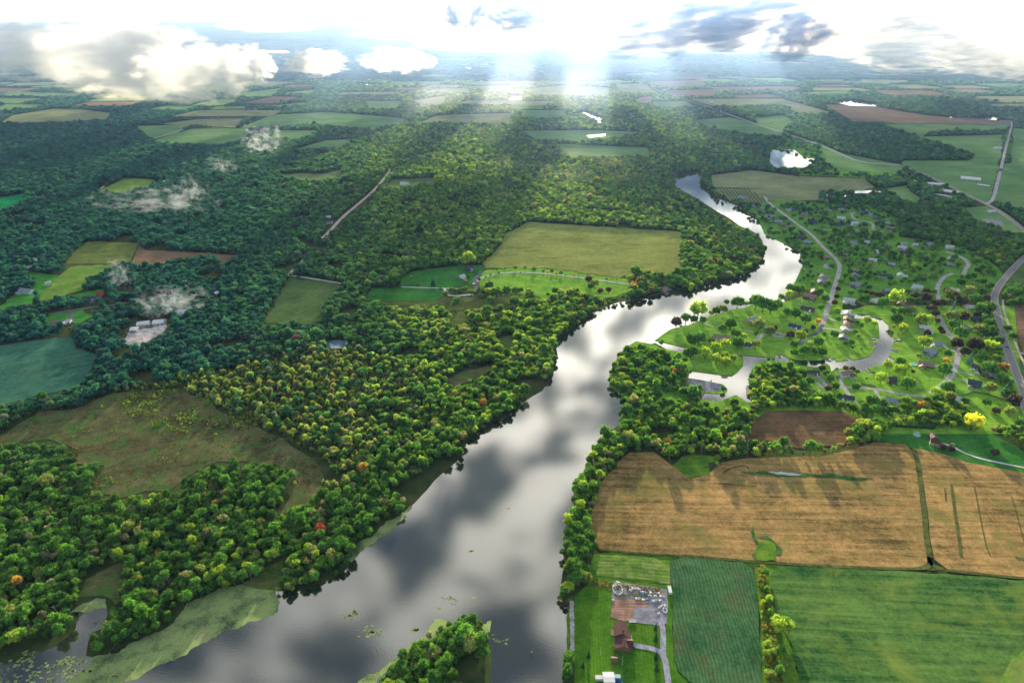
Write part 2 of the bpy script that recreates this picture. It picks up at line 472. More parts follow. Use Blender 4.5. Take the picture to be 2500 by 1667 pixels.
# ------------------------------------------------------------------ open ground (no wood): name, outline, material key, slab height
FIELDS = [
 ('bean_field', P('F', [(-60, 800), (0, 793), (115, 778), (165, 772), (178, 800), (222, 815), (215, 845), (185, 880), (165, 893), (60, 915), (0, 932), (-60, 945)]), 'teal', .6),
 ('pasture_field', P('F', [(664, 638), (783, 652), (745, 700), (740, 735), (715, 745), (605, 742)]), 'olive', .4),
 ('fallow_field', P('M1', [(600, 530), (950, 540), (905, 640), (880, 680), (440, 685), (500, 610)]), 'fallow', .2),
 ('ploughed_field', P('M1', [(950, 555), (990, 590), (1400, 608), (1640, 630), (1500, 692), (1470, 630), (1380, 625), (1160, 655), (1100, 692), (900, 682)]), 'brown', .2),
 ('meadow_field', P('M1', [(480, 700), (790, 690), (720, 740), (600, 780), (560, 860), (440, 900), (290, 940), (250, 930), (380, 790)]), 'meadow', .3),
 ('lawn_field', P('M1', [(-20, 985), (100, 890), (250, 885), (230, 950), (100, 975), (0, 1000)]), 'green', .2),
 ('lawn_field', P('M1', [(170, 740), (380, 760), (400, 765), (340, 860), (270, 905), (230, 860), (240, 800)]), 'green', .2),
 ('lawn_field', P('M1', [(340, 1030), (560, 1000), (640, 1040), (560, 1090), (340, 1110), (310, 1060)]), 'green', .2),
 ('lawn_field', P('M1', [(560, 880), (700, 855), (720, 880), (640, 930), (560, 930), (480, 900)]), 'green', .2),
 ('yard_ground', P('M1', [(850, 1230), (870, 1150), (1080, 1110), (1130, 1060), (1150, 1110), (1080, 1170), (960, 1250)]), 'gravel', .15),
 ('hay_field', P('M1', [(665, 192), (850, 100), (1010, 105), (1060, 110), (1020, 160), (830, 200)]), 'meadow', .3),
 ('bean_field', P('M1', [(-80, 245), (0, 232), (180, 200), (150, 262), (0, 312), (-80, 320)]), 'emerald', .3),
 ('hay_field', P('M1', [(1890, 80), (2060, 65), (2200, 70), (2335, 40), (2345, 90), (2220, 115), (2020, 110)]), 'olivepale', .3),
 ('soy_field', P('M2', [(1270, 402), (1300, 400), (2260, 462), (2335, 470), (2310, 600), (2320, 735), (2200, 762), (2050, 745), (1950, 760), (1900, 782), (1700, 752), (1400, 715), (990, 715), (960, 680), (1040, 610), (1090, 560), (1110, 490)]), 'soy', .7),
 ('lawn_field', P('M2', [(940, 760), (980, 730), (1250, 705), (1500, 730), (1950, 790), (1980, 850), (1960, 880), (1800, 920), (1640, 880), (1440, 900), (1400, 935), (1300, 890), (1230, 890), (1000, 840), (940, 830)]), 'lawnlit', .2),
 ('lawn_field', P('M2', [(410, 780), (480, 740), (820, 690), (1000, 700), (960, 740), (900, 830), (730, 850), (400, 848)]), 'lawn', .2),
 ('lawn_field', P('M2', [(200, 850), (670, 850), (700, 905), (630, 940), (160, 935)]), 'lawn', .2),
 ('rough_field', P('M2', [(160, 940), (640, 942), (720, 915), (1250, 910), (1100, 985), (950, 990), (760, 1010), (930, 1100), (760, 1110), (740, 1020), (680, 960), (400, 975)]), 'marshgreen', .2),
 ('rough_field', P('M2', [(330, 110), (640, 95), (640, 130), (500, 150), (310, 165)]), 'olive', .2),
 ('hay_field', P('M3', [(190, 80), (480, 45), (780, 85), (1240, 100), (1310, 160), (1180, 190), (940, 185), (930, 250), (850, 250), (600, 250), (540, 170), (200, 160)]), 'hazefield', .3),
 ('orchard_field', P('M3', [(200, 170), (540, 172), (610, 262), (460, 265), (330, 250)]), 'hazefield', .3),
 ('hay_field', P('M3', [(1390, 170), (1530, 150), (1560, 190), (1660, 262), (1500, 245)]), 'hazegreen', .3),
 ('hay_field', P('M3', [(1500, -20), (2100, -20), (2160, 30), (2100, 265), (2060, 270), (1850, 165), (1600, 50)]), 'hazegreen', .3),
 ('crop_field', P('M3', [(2190, 0), (2400, -10), (2400, 330), (2130, 255)]), 'hazegreen', .3),
 ('rough_field', P('M3', [(1930, 300), (2080, 290), (2200, 350), (2330, 470), (2200, 470), (2150, 420), (2000, 380)]), 'hazegreen', .2),
 ('dirt_field', P('M3', [(2335, 960), (2200, 975), (2190, 1010), (2260, 1160), (2310, 1250), (2420, 1380), (2420, 960)]), 'brown', .2),
 ('verge_field', P('M3', [(2200, 730), (2335, 640), (2400, 700), (2380, 830), (2200, 830), (2180, 900), (2185, 960), (2240, 1150), (2300, 1300), (2400, 1420), (2400, 1700), (2330, 1600), (2250, 1350), (2160, 1050), (2130, 930), (2150, 850)]), 'olive', .12),
 ('stubble_field', P('B3', [(400, 213), (620, 208), (800, 216), (900, 260), (905, 280), (810, 372), (790, 385), (600, 402), (560, 400), (500, 362), (310, 352), (350, 270)]), 'brown2', .5),
 ('grain_field', P('B2', [(1440, 420), (1560, 418), (1640, 480), (1720, 540), 'B3', (40, 555), (130, 530), (200, 470), (330, 450), (700, 440), (870, 400), (960, 370), (1110, 378), (1150, 420), (1180, 590), (1200, 760), (1218, 900), (1235, 950), (1205, 990), (1100, 1000), (700, 985), (480, 972), (420, 940), (380, 965), (0, 938), 'B2', (1290, 905), (1240, 850), (1225, 770), (1270, 660), (1290, 580), (1400, 450)]), 'grain', 1.0),
 ('grain_field', P('B3', [(1150, 400), (1300, 428), (1420, 470), (1580, 500), (1800, 540), (1850, 1060), (1705, 1045), (1500, 1025), (1330, 1010), (1255, 950), (1232, 850), (1205, 600), (1178, 480)]), 'grain', 1.0),
 ('corn_field', P('B3', [(442, 1030), (485, 990), (700, 995), (1100, 1012), (1500, 1042), (1850, 1072), (1900, 1700), (620, 1700), (590, 1568), (540, 1380), (480, 1240), (448, 1120)]), 'corn', .9),
 ('corn_field', P('H', [(1300, 160), (1450, 100), (2130, 160), (2250, 230), (2275, 330), (2310, 700), (2345, 1400), (2370, 1900), (1700, 1900), (1540, 1540), (1400, 1410), (1330, 1260), (1335, 900), (1330, 420), (1290, 400)]), 'corn2', .9),
 ('garden_field', P('H', [(500, 70), (820, 72), (1140, 108), (1290, 200), (1286, 398), (1020, 368), (830, 335), (440, 310)]), 'garden', .4),
 ('lawn', P('H', [(200, 540), (330, 430), (470, 330), (1280, 420), (1330, 450), (1325, 900), (1330, 1260), (1400, 1420), (1530, 1538), (1700, 1750), (180, 1750), (195, 1400), (195, 620)]), 'farmlawn', .25),
 ('bank_grass', P('H', [(120, 590), (210, 560), (205, 1185), (125, 1185)]), 'verge', .2),
 ('grass_strip', P('H', [(420, 60), (700, 20), (1400, 75), (2250, 130), (2330, 160), (2400, 120), 'B3', (560, 985), (440, 1030), (450, 1120), (540, 1380), (590, 1568), (600, 1700), 'H', (2352, 1700), (2330, 1200), (2290, 400), (2240, 225), (2130, 155), (1450, 100), (1340, 150), (1330, 430), (440, 330), (340, 430), (360, 200)]), 'verge', .1),
 ('lawn', P('B3', [(960, 365), (1060, 290), (1220, 300), (1400, 300), (1560, 330), (1680, 400), (1750, 440), (1760, 530), (1580, 500), (1420, 470), (1300, 428), (1150, 400), (1100, 372)]), 'lawn', .3),
 ('meadow_strip', P('B3', [(-60, 480), (0, 440), (70, 430), (200, 445), (130, 470), (140, 525), (0, 560), (-60, 540)]), 'verge', .25),
 ('marsh', P('B1', [(-60, 350), (0, 330), (180, 225), (400, 200), (560, 120), (900, 110), (1150, 220), (1300, 300), (1500, 400), (1600, 450), (1620, 560), (1560, 650), (1400, 720), (1440, 600), (1500, 555), (1480, 500), (1400, 480), (1200, 468), (1050, 480), (950, 540), (900, 570), (840, 610), (600, 645), (440, 625), (480, 560), (520, 490), (480, 475), (400, 480), (340, 470), (400, 440), (340, 385), (200, 370), (-60, 380)]), 'marsh', .12),
 ('marsh', P('B1', [(420, 1050), (520, 1000), (600, 970), (610, 1050), (600, 1130), (560, 1180), (530, 1140), (480, 1130), (380, 1160)]), 'marsh', .12),
 ('marsh', P('M2', [(700, 1480), (800, 1420), (1000, 1370), (1060, 1380), (1000, 1440), (850, 1480), (760, 1520)]), 'marsh', .12),
 ('marsh', P('M2', [(1060, 1190), (1180, 1170), (1190, 1230), (1100, 1280)]), 'marsh', .12),
 ('marsh', P('B1', [(1260, 1060), (1390, 960), (1430, 930), (1400, 1000), (1400, 1100), (1310, 1090)]), 'marshgreen', .12),
]
FAR_FIELDS = [
 ('T1', [(620, 580), (870, 575), (800, 620), (690, 640)], 'hazegreen'), ('T1', [(700, 650), (880, 592), (1150, 590), (1130, 640), (1000, 668), (760, 658)], 'hazegreen'),
 ('T1', [(1100, 590), (1240, 530), (1500, 515), (1860, 545), (1880, 560), (1700, 592), (1560, 582), (1420, 570), (1300, 580)], 'hazegreen'),
 ('T1', [(1230, 640), (1260, 600), (1470, 600), (1380, 640)], 'hazegreen'), ('T1', [(0, 565), (60, 530), (250, 500), (380, 505), (510, 520), (490, 550), (300, 562)], 'hazefield'),
 ('T1', [(-40, 510), (30, 480), (200, 480), (180, 497)], 'hazegreen'), ('T1', [(-40, 440), (60, 420), (180, 425), (380, 430), (360, 445)], 'hazegreen'),
 ('T1', [(1060, 432), (1300, 405), (1250, 442), (1080, 448)], 'hazegreen'), ('T1', [(1280, 432), (1450, 410), (1440, 430)], 'hazefield'), ('T1', [(1220, 490), (1400, 470), (1420, 480), (1300, 492)], 'hazegreen'),
 ('T1', [(1670, 465), (1850, 465), (1830, 500), (1700, 502)], 'hazegreen'), ('T1', [(1900, 460), (2050, 440), (2040, 480), (1930, 492)], 'hazefield'), ('T1', [(-40, 365), (100, 350), (400, 355), (300, 377)], 'hazegreen'),
 ('T1', [(740, 570), (900, 550), (1120, 545), (1080, 587), (900, 577)], 'hazefield'), ('T1', [(1930, 562), (2000, 530), (2352, 520), (2352, 572)], 'hazefield'),
 ('T1', [(1340, 690), (1500, 645), (1640, 640), (1560, 680)], 'hazegreen'),
 ('T2', [(840, 552), (1000, 540), (1240, 600), (1240, 627), (1110, 620), (900, 590)], 'hazegreen'), ('T2', [(1110, 540), (1250, 530), (1290, 557), (1240, 600), (1130, 572)], 'hazegreen'),
 ('T2', [(40, 602), (400, 600), (620, 610), (400, 642), (320, 652), (100, 640)], 'hazegreen'), ('T2', [(200, 662), (630, 680), (630, 722), (270, 722)], 'hazegreen'),
 ('T2', [(600, 377), (870, 370), (900, 397), (690, 402)], 'hazebrown'), ('T2', [(700, 417), (950, 410), (930, 442), (740, 442)], 'hazebrown'), ('T2', [(570, 452), (650, 440), (640, 472), (580, 477)], 'hazebrown'),
 ('T2', [(640, 467), (800, 465), (840, 492), (650, 492)], 'hazegreen'), ('T2', [(810, 455), (1240, 455), (1480, 520), (1400, 527), (1300, 520), (1250, 482), (920, 487)], 'hazefield'),
 ('T2', [(1430, 480), (1660, 490), (1900, 530), (2000, 540), (2300, 555), (2290, 572), (1560, 562)], 'hazebrown'), ('T2', [(1700, 572), (2290, 575), (2270, 600), (1920, 602), (1880, 632)], 'hazegreen'),
 ('T2', [(1850, 630), (2260, 620), (2240, 780), (1790, 762), (1780, 745), (2100, 742), (2130, 715), (1950, 652)], 'hazegreen'), ('T2', [(2300, 590), (2400, 600), (2400, 790), (2280, 780), (2290, 700)], 'hazegreen'),
 ('T2', [(1160, 332), (1300, 318), (1520, 332), (1530, 347)], 'hazefield'), ('T2', [(1350, 372), (1480, 360), (1900, 372), (1700, 387)], 'hazefield'), ('T2', [(50, 412), (250, 390), (450, 405), (440, 442), (100, 437)], 'hazefield'),
 ('T2', [(480, 390), (590, 385), (680, 427), (560, 432), (480, 417)], 'hazefield'), ('T2', [(1420, 690), (1800, 760), (1790, 800), (1500, 780), (1440, 740)], 'hazegreen')]

_far = []
for vw_, q_, m_ in FAR_FIELDS + [('F', [proj(*p_, 0) for p_ in q2], '') for q2 in [r_ for l_ in PONDS.values() for r_ in l_]]:
    g_ = P(vw_, q_); xs_ = [p_[0] for p_ in g_]; ys_ = [p_[1] for p_ in g_]
    _far.append(((min(xs_) + max(xs_)) / 2, (min(ys_) + max(ys_)) / 2, (max(xs_) - min(xs_)) / 2, (max(ys_) - min(ys_)) / 2))
_r = random.Random(21)
_n = 0
for _ in range(2600):
    u_ = _r.uniform(-60, 2400); v_ = _r.choice([_r.uniform(120, 170), _r.uniform(150, 215), _r.uniform(190, 285)])
    if 1300 < u_ < 2352 and v_ > 225: continue
    gx, gy = ground(u_, v_)
    w_ = _r.uniform(90, 330) * (gy / 4500) ** .5; d_ = _r.uniform(60, 210) * (gy / 4500) ** .6; a_ = _r.uniform(-.25, .25)
    q_ = [(gx + cos(a_) * sx_ * w_ - sin(a_) * sy_ * d_, gy + sin(a_) * sx_ * w_ + cos(a_) * sy_ * d_) for sx_, sy_ in ((-1, -1), (1, -.9), (.95, 1), (-.9, .95))]
    if any(math.hypot((gx - fx) / (w_ + fw), (gy - fy) / (d_ + fd)) < 1.06 for fx, fy, fw, fd in _far): continue
    _far.append((gx, gy, w_, d_)); FAR_FIELDS.append((None, q_, _r.choice(['hazegreen', 'hazegreen', 'hazefield', 'hazefield', 'hazebrown', 'hazegreen'])))
    _n += 1
    if _n > 170: break
# ------------------------------------------------------------------ roads
def L(view, pts): return P(view, pts)
ROADS = [
 ('highway', smooth(L('M3', [(1490, 10), (1600, 50), (1700, 95), (1850, 168), (2000, 240), (2080, 277), (2200, 345), (2335, 455), (2420, 540), (2400, 610), (2335, 640), (2240, 740), (2150, 850), (2125, 930), (2150, 1010), (2170, 1120), (2205, 1230), (2250, 1350), (2300, 1480), (2345, 1590), 'B3', (1700, 170), (1800, 400), (1900, 800)])), 12.0, 'highway', True),
 ('county_road', smooth(L('T2', [(2300, 560), (2275, 650), (2240, 800), 'M3', (2180, 20), (2150, 140), (2125, 250), (2080, 277)])), 9.0, 'lightroad', True),
 ('village_street', smooth(L('M3', [(560, 225), (590, 270), (700, 350), (820, 440), (880, 480), (960, 570), (1040, 640), (1080, 695), (1060, 780), (1020, 900), (990, 1000), (960, 1100), (945, 1135)])), 8.0, 'lightroad', True),
 ('village_street', smooth(L('M3', [(960, 1100), (925, 1160), (850, 1185), (760, 1190)])), 6.5, 'asphalt', False),
 ('driveway', smooth(L('V1', [(2100, 500), (2000, 520), (1900, 465), (1860, 520), (1980, 525)])), 5, 'lightroad', False),
 ('driveway', smooth(L('V1', [(1760, 405), (1830, 440), (1900, 465)])), 4.5, 'lightroad', False),
 ('driveway', smooth(L('V1', [(1560, 460), (1650, 470), (1720, 500), (1700, 550)])), 4.5, 'lightroad', False),
 ('driveway', smooth(L('V1', [(1700, 560), (1740, 520), (1790, 490)])), 5, 'lightroad', False),
 ('footpath', smooth(L('V1', [(1150, 390), (1200, 405), (1300, 430), (1330, 440)])), 2.0, 'pale', False),
 ('side_street', smooth(L('M3', [(1800, 600), (1860, 620), (1930, 650), (1960, 690), (1935, 720), (1922, 760)])), 7.5, 'lightroad', True),
 ('side_street', smooth(L('M3', [(1850, 752), (1790, 768), (1745, 830), (1740, 880), (1755, 930), (1690, 985)])), 7, 'lightroad', True),
 ('side_street', smooth(L('M3', [(1690, 985), (1750, 1030), (1790, 1120), (1840, 1190), (1885, 1260), (1880, 1340), (1855, 1420), (1800, 1500), (1690, 1570)])), 8, 'lightroad', True),
 ('side_street', smooth(L('V2', [(430, 1050), (620, 1055), (900, 1080), (1130, 1140), (1330, 1145)])), 6, 'lightroad', True),
 ('driveway', smooth(L('V2', [(620, 1250), (480, 1080), (430, 960)])), 5, 'lightroad', False),
 ('driveway', smooth(L('V2', [(180, 1000), (260, 1060), (300, 1040), (200, 930)])), 6, 'lightroad', False),
 ('driveway', smooth(L('V2', [(790, 1070), (840, 1170)])), 5, 'lightroad', False),
 ('driveway', smooth(L('V2', [(1450, 830), (1500, 835), (1400, 830)])), 5, 'pale', False),
 ('driveway', smooth(L('V2', [(1640, 885), (1720, 900), (1830, 930)])), 4, 'lightroad', False),
 ('driveway', smooth(L('V2', [(1620, 955), (1700, 970), (1760, 1000)])), 4, 'lightroad', False),
 ('driveway', smooth(L('V2', [(1480, 590), (1560, 660), (1640, 680)])), 5, 'pale', False),
 ('driveway', smooth(L('V2', [(250, 435), (400, 450), (440, 470)])), 5, 'pale', False),
 ('driveway', smooth(L('V2', [(300, 330), (420, 370)])), 4, 'pale', False),
 ('driveway', smooth(L('V2', [(2200, 670), (2300, 690), (2400, 720)])), 4, 'pale', False),
 ('close_road', smooth(L('M3', [(1140, 345), (1200, 325), (1150, 350), (1180, 385), (1290, 400), (1310, 430), (1290, 450), (1380, 465)])), 6, 'lightroad', True),
 ('close_road', smooth(L('M3', [(900, 455), (1050, 450), (1240, 458), (1290, 450)])), 5, 'lightroad', False),
 ('farm_track', smooth(L('M3', [(2190, 930), (2195, 1010), (2240, 1130), (2290, 1270), (2340, 1380), (2400, 1480)])), 3.5, 'dirt', False),
 ('woodland_road', smooth(L('M2', [(330, 30), (325, 60), (240, 165), (180, 220), (110, 280), (0, 370), 'M1', (2240, 480), (2200, 510)])), 9.0, 'dirtroad', True),
 ('woodland_road', smooth(L('M1', [(2100, 620), (2060, 680), (1980, 750), (1975, 770)])), 6.0, 'lightroad', False),
 ('farm_lane', smooth(L('M1', [(1975, 765), (2080, 778), (2335, 820)])), 6.0, 'lightroad', False),
 ('country_lane', smooth(L('M1', [(300, 1035), (420, 1015), (560, 993), (700, 975), (830, 960), (960, 935), (1100, 905), (1180, 900)])), 6.5, 'asphalt', True),
 ('country_lane', smooth(L('M1', [(1430, 860), (1560, 845), (1640, 830)])), 5, 'asphalt', False),
 ('driveway', smooth(L('M1', [(495, 1005), (490, 1090)])), 5, 'asphalt', False),
 ('highway', smooth(L('T2', [(525, 275), (525, 320), (540, 345), (560, 370), (680, 420), (800, 460), (900, 490), (1030, 540), (1210, 600), (1400, 660), (1500, 705), (1600, 750), 'M3', (1490, 10)])), 11.0, 'lightroad', True),
 ('country_lane', smooth(L('M2', [(900, 825), (950, 785), (1010, 765), (1100, 745), (1300, 745), (1500, 763), (1700, 790), (1960, 826)])), 5.5, 'pale', True),
 ('country_lane', smooth(L('M2', [(840, 905), (900, 880), (940, 830), (900, 800), (960, 735)])), 7, 'asphalt', False),
 ('driveway', smooth(L('M2', [(410, 843), (520, 848), (670, 852), (830, 856)])), 3.5, 'pale', False),
 ('driveway', smooth(L('M2', [(705, 855), (712, 900), (780, 905), (900, 895)])), 5, 'pale', False),
 ('driveway', smooth(L('H', [(1300, 1650), (1275, 1538), (1262, 1420), (1245, 1300), (1205, 1200), (1110, 1150), (880, 1110)])), 4.6, 'drive', False),
 ('driveway', smooth(L('H', [(1222, 1260), (1215, 1100), (1220, 980), (1205, 880), (1180, 800)])), 4.4, 'drive', False),
 ('driveway', smooth(L('B3', [(1290, 375), (1340, 385), (1400, 420), (1480, 450), (1600, 475), (1750, 505)])), 3.4, 'pale', False),
 ('country_road', smooth(L('T1', [(670, 650), (780, 615), (900, 578)])), 7, 'lightroad', False),
 ('country_road', smooth(L('T1', [(1600, 660), (1720, 620), (1840, 585), (1960, 520), (2050, 470)])), 9, 'lightroad', False),
 ('country_road', smooth(L('M1', [(640, 190), (700, 170), (740, 120)])), 7, 'lightroad', False),
 ('field_track', smooth(L('T2', [(1480, 520), (1560, 545), (1700, 568), (2290, 573)])), 6, 'lightroad', False),
]

# zones in which woodland does not grow by itself
ZONE_EXPLICIT = P('V1', [(620, 575), (640, 540), (1000, 370), (1430, 200), 'M3', (700, 880), (880, 850), (1100, 880), (1720, 850), (1960, 860), (2140, 900), (2150, 1010), (2300, 1480), 'V2', (2352, 1300), (2352, 1540), (1750, 1500), (1730, 1210), (1130, 1160), (1000, 1200), (900, 1230), (640, 1250), (440, 1200), (0, 1190), 'V1', (1950, 1200), (2000, 950), (2250, 850), (2000, 830), (1640, 830), (1600, 1230), (1400, 1120), (1200, 1110), (980, 1100), (940, 960), (940, 700)])
ZONE_VILLAGE = P('M3', [(560, 260), (700, 240), (940, 270), (1300, 280), (1480, 380), (1480, 500), (1900, 560), (2150, 700), (2200, 760), (2120, 900), (1960, 860), (1720, 850), (1100, 880), (880, 860), (740, 870), (820, 700), (800, 600), (560, 480), (520, 380), (440, 340), (480, 290)])
ZONE_VILLAGE_FAR = P('T2', [(1180, 640), (1400, 650), (1700, 790), 'M3', (1600, 60), (1400, 110), (1100, 90), (800, 80), (760, 20), (600, -20)])
ZONE_SCRUB = P('B1', [(500, 190), (560, 120), (900, 60), (1150, 10), (1400, -60), (1705, -100), (1960, -60), (2120, 60), (2080, 230), (1900, 380), (1800, 520), (1700, 640), (1620, 620), (1560, 480), (1480, 420), (1300, 320), (1100, 290), (900, 330), (760, 280), (600, 230)])
ZONE_SPARSE2 = P('B1', [(1460, 440), (1640, 430), (1720, 640), (1560, 660), (1400, 740), (1420, 600), (1520, 540)])
# trees one can tell apart: view: [(x, y of crown centre, crown width, kind)]
KT = {'g': 'green', 'y': 'yellow-green', 'd': 'dark purple', 'o': 'orange-tinted', 'c': 'conifer', 'l': 'olive', 'b': 'blue'}
TREES = {
'V2': [(540,75,65,'g'),(655,50,60,'g'),(705,65,50,'d'),(760,75,60,'d'),(810,90,60,'d'),(860,95,70,'d'),(680,140,115,'g'),(880,180,110,'g'),(985,70,65,'g'),(1020,125,150,'y'),(1155,150,80,'g'),(1240,170,90,'g'),(1330,65,80,'d'),(1330,130,110,'d'),(1215,100,70,'d'),(1410,60,60,'g'),(1550,50,80,'d'),(1590,110,140,'l'),(1705,155,120,'d'),(1500,170,90,'d'),(1430,190,80,'d'),(1405,240,80,'d'),(1430,285,80,'d'),(1360,225,70,'d'),(1850,140,120,'g'),(1900,240,130,'g'),(1980,240,130,'g'),(1610,235,90,'b'),(1010,265,90,'g'),(1060,265,90,'g'),(1110,260,80,'g'),(1180,260,90,'l'),(1020,340,130,'g'),(1280,350,120,'y'),(1350,350,120,'y'),(1610,320,140,'l'),(1720,330,105,'d'),(1620,400,120,'g'),(1690,500,140,'g'),(1880,450,100,'l'),(1990,400,120,'g'),(2010,490,130,'g'),(1480,450,60,'d'),(1500,480,60,'d'),(1340,490,80,'d'),(1310,590,130,'y'),(1650,615,125,'d'),(1840,620,170,'d'),(1970,620,130,'y'),(2050,630,100,'y'),(2080,575,110,'g'),(1740,690,110,'d'),(1795,750,70,'b'),(1830,690,80,'g'),(1920,750,110,'g'),(1985,770,90,'l'),(1555,705,85,'g'),(1540,790,80,'o'),(1520,885,140,'g'),(1060,790,105,'g'),(930,820,100,'y'),(1060,880,130,'y'),(1130,850,90,'y'),(1190,890,45,'d'),(860,970,120,'y'),(590,1060,90,'g'),(1140,1020,145,'g'),(710,960,28,'g'),(385,1045,85,'g'),(305,1075,75,'d'),(120,990,90,'g'),(35,1030,110,'g'),(30,920,110,'g'),(245,860,70,'d'),(290,910,80,'g'),(330,960,90,'g'),(490,860,65,'d'),(560,865,60,'d'),(610,890,48,'g'),(570,930,60,'l'),(398,858,24,'g'),(190,1160,90,'g'),(295,1170,90,'d'),(365,1155,42,'c'),(1555,1060,125,'g'),(1430,1110,110,'y'),(1985,860,150,'g'),(2130,860,105,'o'),(2120,960,130,'g'),(2000,1060,120,'l'),(2180,1040,110,'b'),(2200,1120,120,'g'),(2250,1210,150,'d'),(2200,1310,110,'l'),(2290,1440,110,'g'),(80,340,90,'g'),(200,370,60,'o'),(410,250,60,'y'),(398,105,55,'d'),(375,175,65,'d'),(230,225,70,'g'),(220,60,90,'g'),(270,130,90,'g'),(410,30,55,'d'),(30,520,90,'g'),(410,345,60,'g'),(370,500,90,'g'),(715,355,80,'y'),(790,390,75,'y'),(545,590,75,'g'),(490,590,50,'g'),(1000,425,60,'l'),(1070,395,75,'y'),(1090,460,110,'y'),(150,430,55,'d'),(70,470,50,'d'),(200,590,110,'g'),(110,620,100,'y'),(180,680,100,'g'),(250,690,90,'g'),(60,680,110,'g'),(1810,1430,160,'y'),(1740,1190,80,'g'),(1960,1210,90,'g'),(2060,1300,80,'d'),(655,650,25,'g'),(610,380,55,'g'),(650,410,60,'g'),(1445,360,60,'d'),(1140,60,60,'g'),(1770,60,110,'l'),(1910,60,110,'g'),(1870,300,80,'d'),(1940,330,90,'g'),(2240,520,80,'g'),(2180,440,80,'g'),(2200,60,90,'g'),(2290,80,110,'g'),(2230,180,90,'g'),(2330,170,100,'g'),(590,470,55,'g'),(620,520,50,'l'),(1960,130,80,'d'),(270,500,45,'g'),(780,900,26,'d'),(560,640,30,'g'),(1250,720,60,'l')],
'V1': [(862,385,115,'d'),(960,330,110,'g'),(1040,350,90,'g'),(1135,360,80,'g'),(1090,255,180,'y'),(1222,280,60,'l'),(1280,260,95,'g'),(1345,240,90,'l'),(1385,170,62,'g'),(1500,175,130,'g'),(1585,180,60,'l'),(1690,180,150,'g'),(1770,200,150,'g'),(1850,215,150,'g'),(1920,190,110,'g'),(1955,120,70,'g'),(1340,435,90,'g'),(1430,400,125,'g'),(1100,550,130,'g'),(1020,570,130,'g'),(1225,570,80,'l'),(1265,630,100,'y'),(1370,610,110,'y'),(1480,500,110,'g'),(1505,600,130,'g'),(1560,530,70,'y'),(1720,410,120,'l'),(1650,385,60,'l'),(1690,495,55,'g'),(1840,470,105,'l'),(1895,440,50,'d'),(1690,600,90,'l'),(1015,690,150,'g'),(1165,705,120,'y'),(1275,760,110,'y'),(1360,720,90,'y'),(1375,790,110,'y'),(1460,750,70,'l'),(2050,508,90,'d'),(2160,525,110,'y'),(2205,470,60,'d'),(2020,265,90,'g'),(2105,285,110,'g'),(2210,345,120,'g'),(2090,600,85,'g'),(2090,695,85,'g'),(1350,1070,60,'g'),(2040,90,90,'y'),(2060,20,110,'g'),(2150,40,110,'g'),(1455,1480,1,'g')],
'M2': [(1062,722,22,'g'),(1118,715,18,'g'),(1187,713,28,'g'),(1255,713,22,'g'),(1315,723,36,'g'),(1378,736,20,'g'),(1438,738,26,'g'),(1500,748,30,'g'),(1468,752,18,'o'),(1408,745,18,'o'),(1530,760,18,'l'),(1590,766,18,'o'),(1622,755,22,'l'),(1683,763,20,'g'),(1722,770,18,'o'),(1812,788,18,'g'),(1880,790,16,'l'),(1017,760,18,'g'),(1075,748,18,'g'),(985,775,16,'l'),(942,792,22,'g'),(1225,745,14,'l'),(2010,740,75,'g'),(2100,750,36,'l'),(2122,765,30,'g'),(2050,815,70,'l'),(1990,860,70,'l'),(2180,780,60,'g'),(2235,790,60,'g'),(2295,800,70,'g'),(1970,790,50,'l'),(1690,800,56,'d'),(1730,820,60,'l'),(1770,870,44,'d'),(1825,865,46,'d'),(1700,845,40,'g'),(1010,840,60,'g'),(1060,875,70,'g'),(1130,870,60,'g'),(1190,870,60,'g'),(1000,880,60,'l'),(950,905,36,'l'),(1280,880,50,'y'),(1220,865,50,'g'),(1020,930,55,'g'),(620,810,30,'c'),(632,815,26,'c'),(522,832,26,'g'),(475,780,26,'l'),(868,775,32,'g'),(845,810,30,'l'),(910,733,16,'g'),(675,855,18,'g'),(360,800,100,'g'),(865,660,95,'y'),(765,965,34,'g'),(790,940,50,'g'),(1410,895,30,'g'),(1460,870,50,'g'),(1500,890,55,'l'),(1560,890,60,'l'),(1600,880,55,'g'),(1450,915,55,'g'),(668,120,64,'y'),(748,105,46,'y')],
'B3': [(250,335,36,'r'),(1450,275,80,'Y'),(1300,395,36,'d'),(1340,405,38,'d'),(1558,425,40,'d')],
'H': [(365,1210,56,'c'),(300,1330,50,'c'),(1135,895,50,'c'),(1138,1015,56,'c'),(1138,1230,60,'c'),(1143,1360,62,'c'),(135,1255,130,'g'),(150,1355,90,'b'),(110,1420,80,'d'),(30,560,70,'l'),(100,640,80,'d'),(145,1095,24,'d'),(700,1115,60,'g'),(655,1120,34,'l')],
}
WOODS = [P('V1', [(0, 0)])][:0]

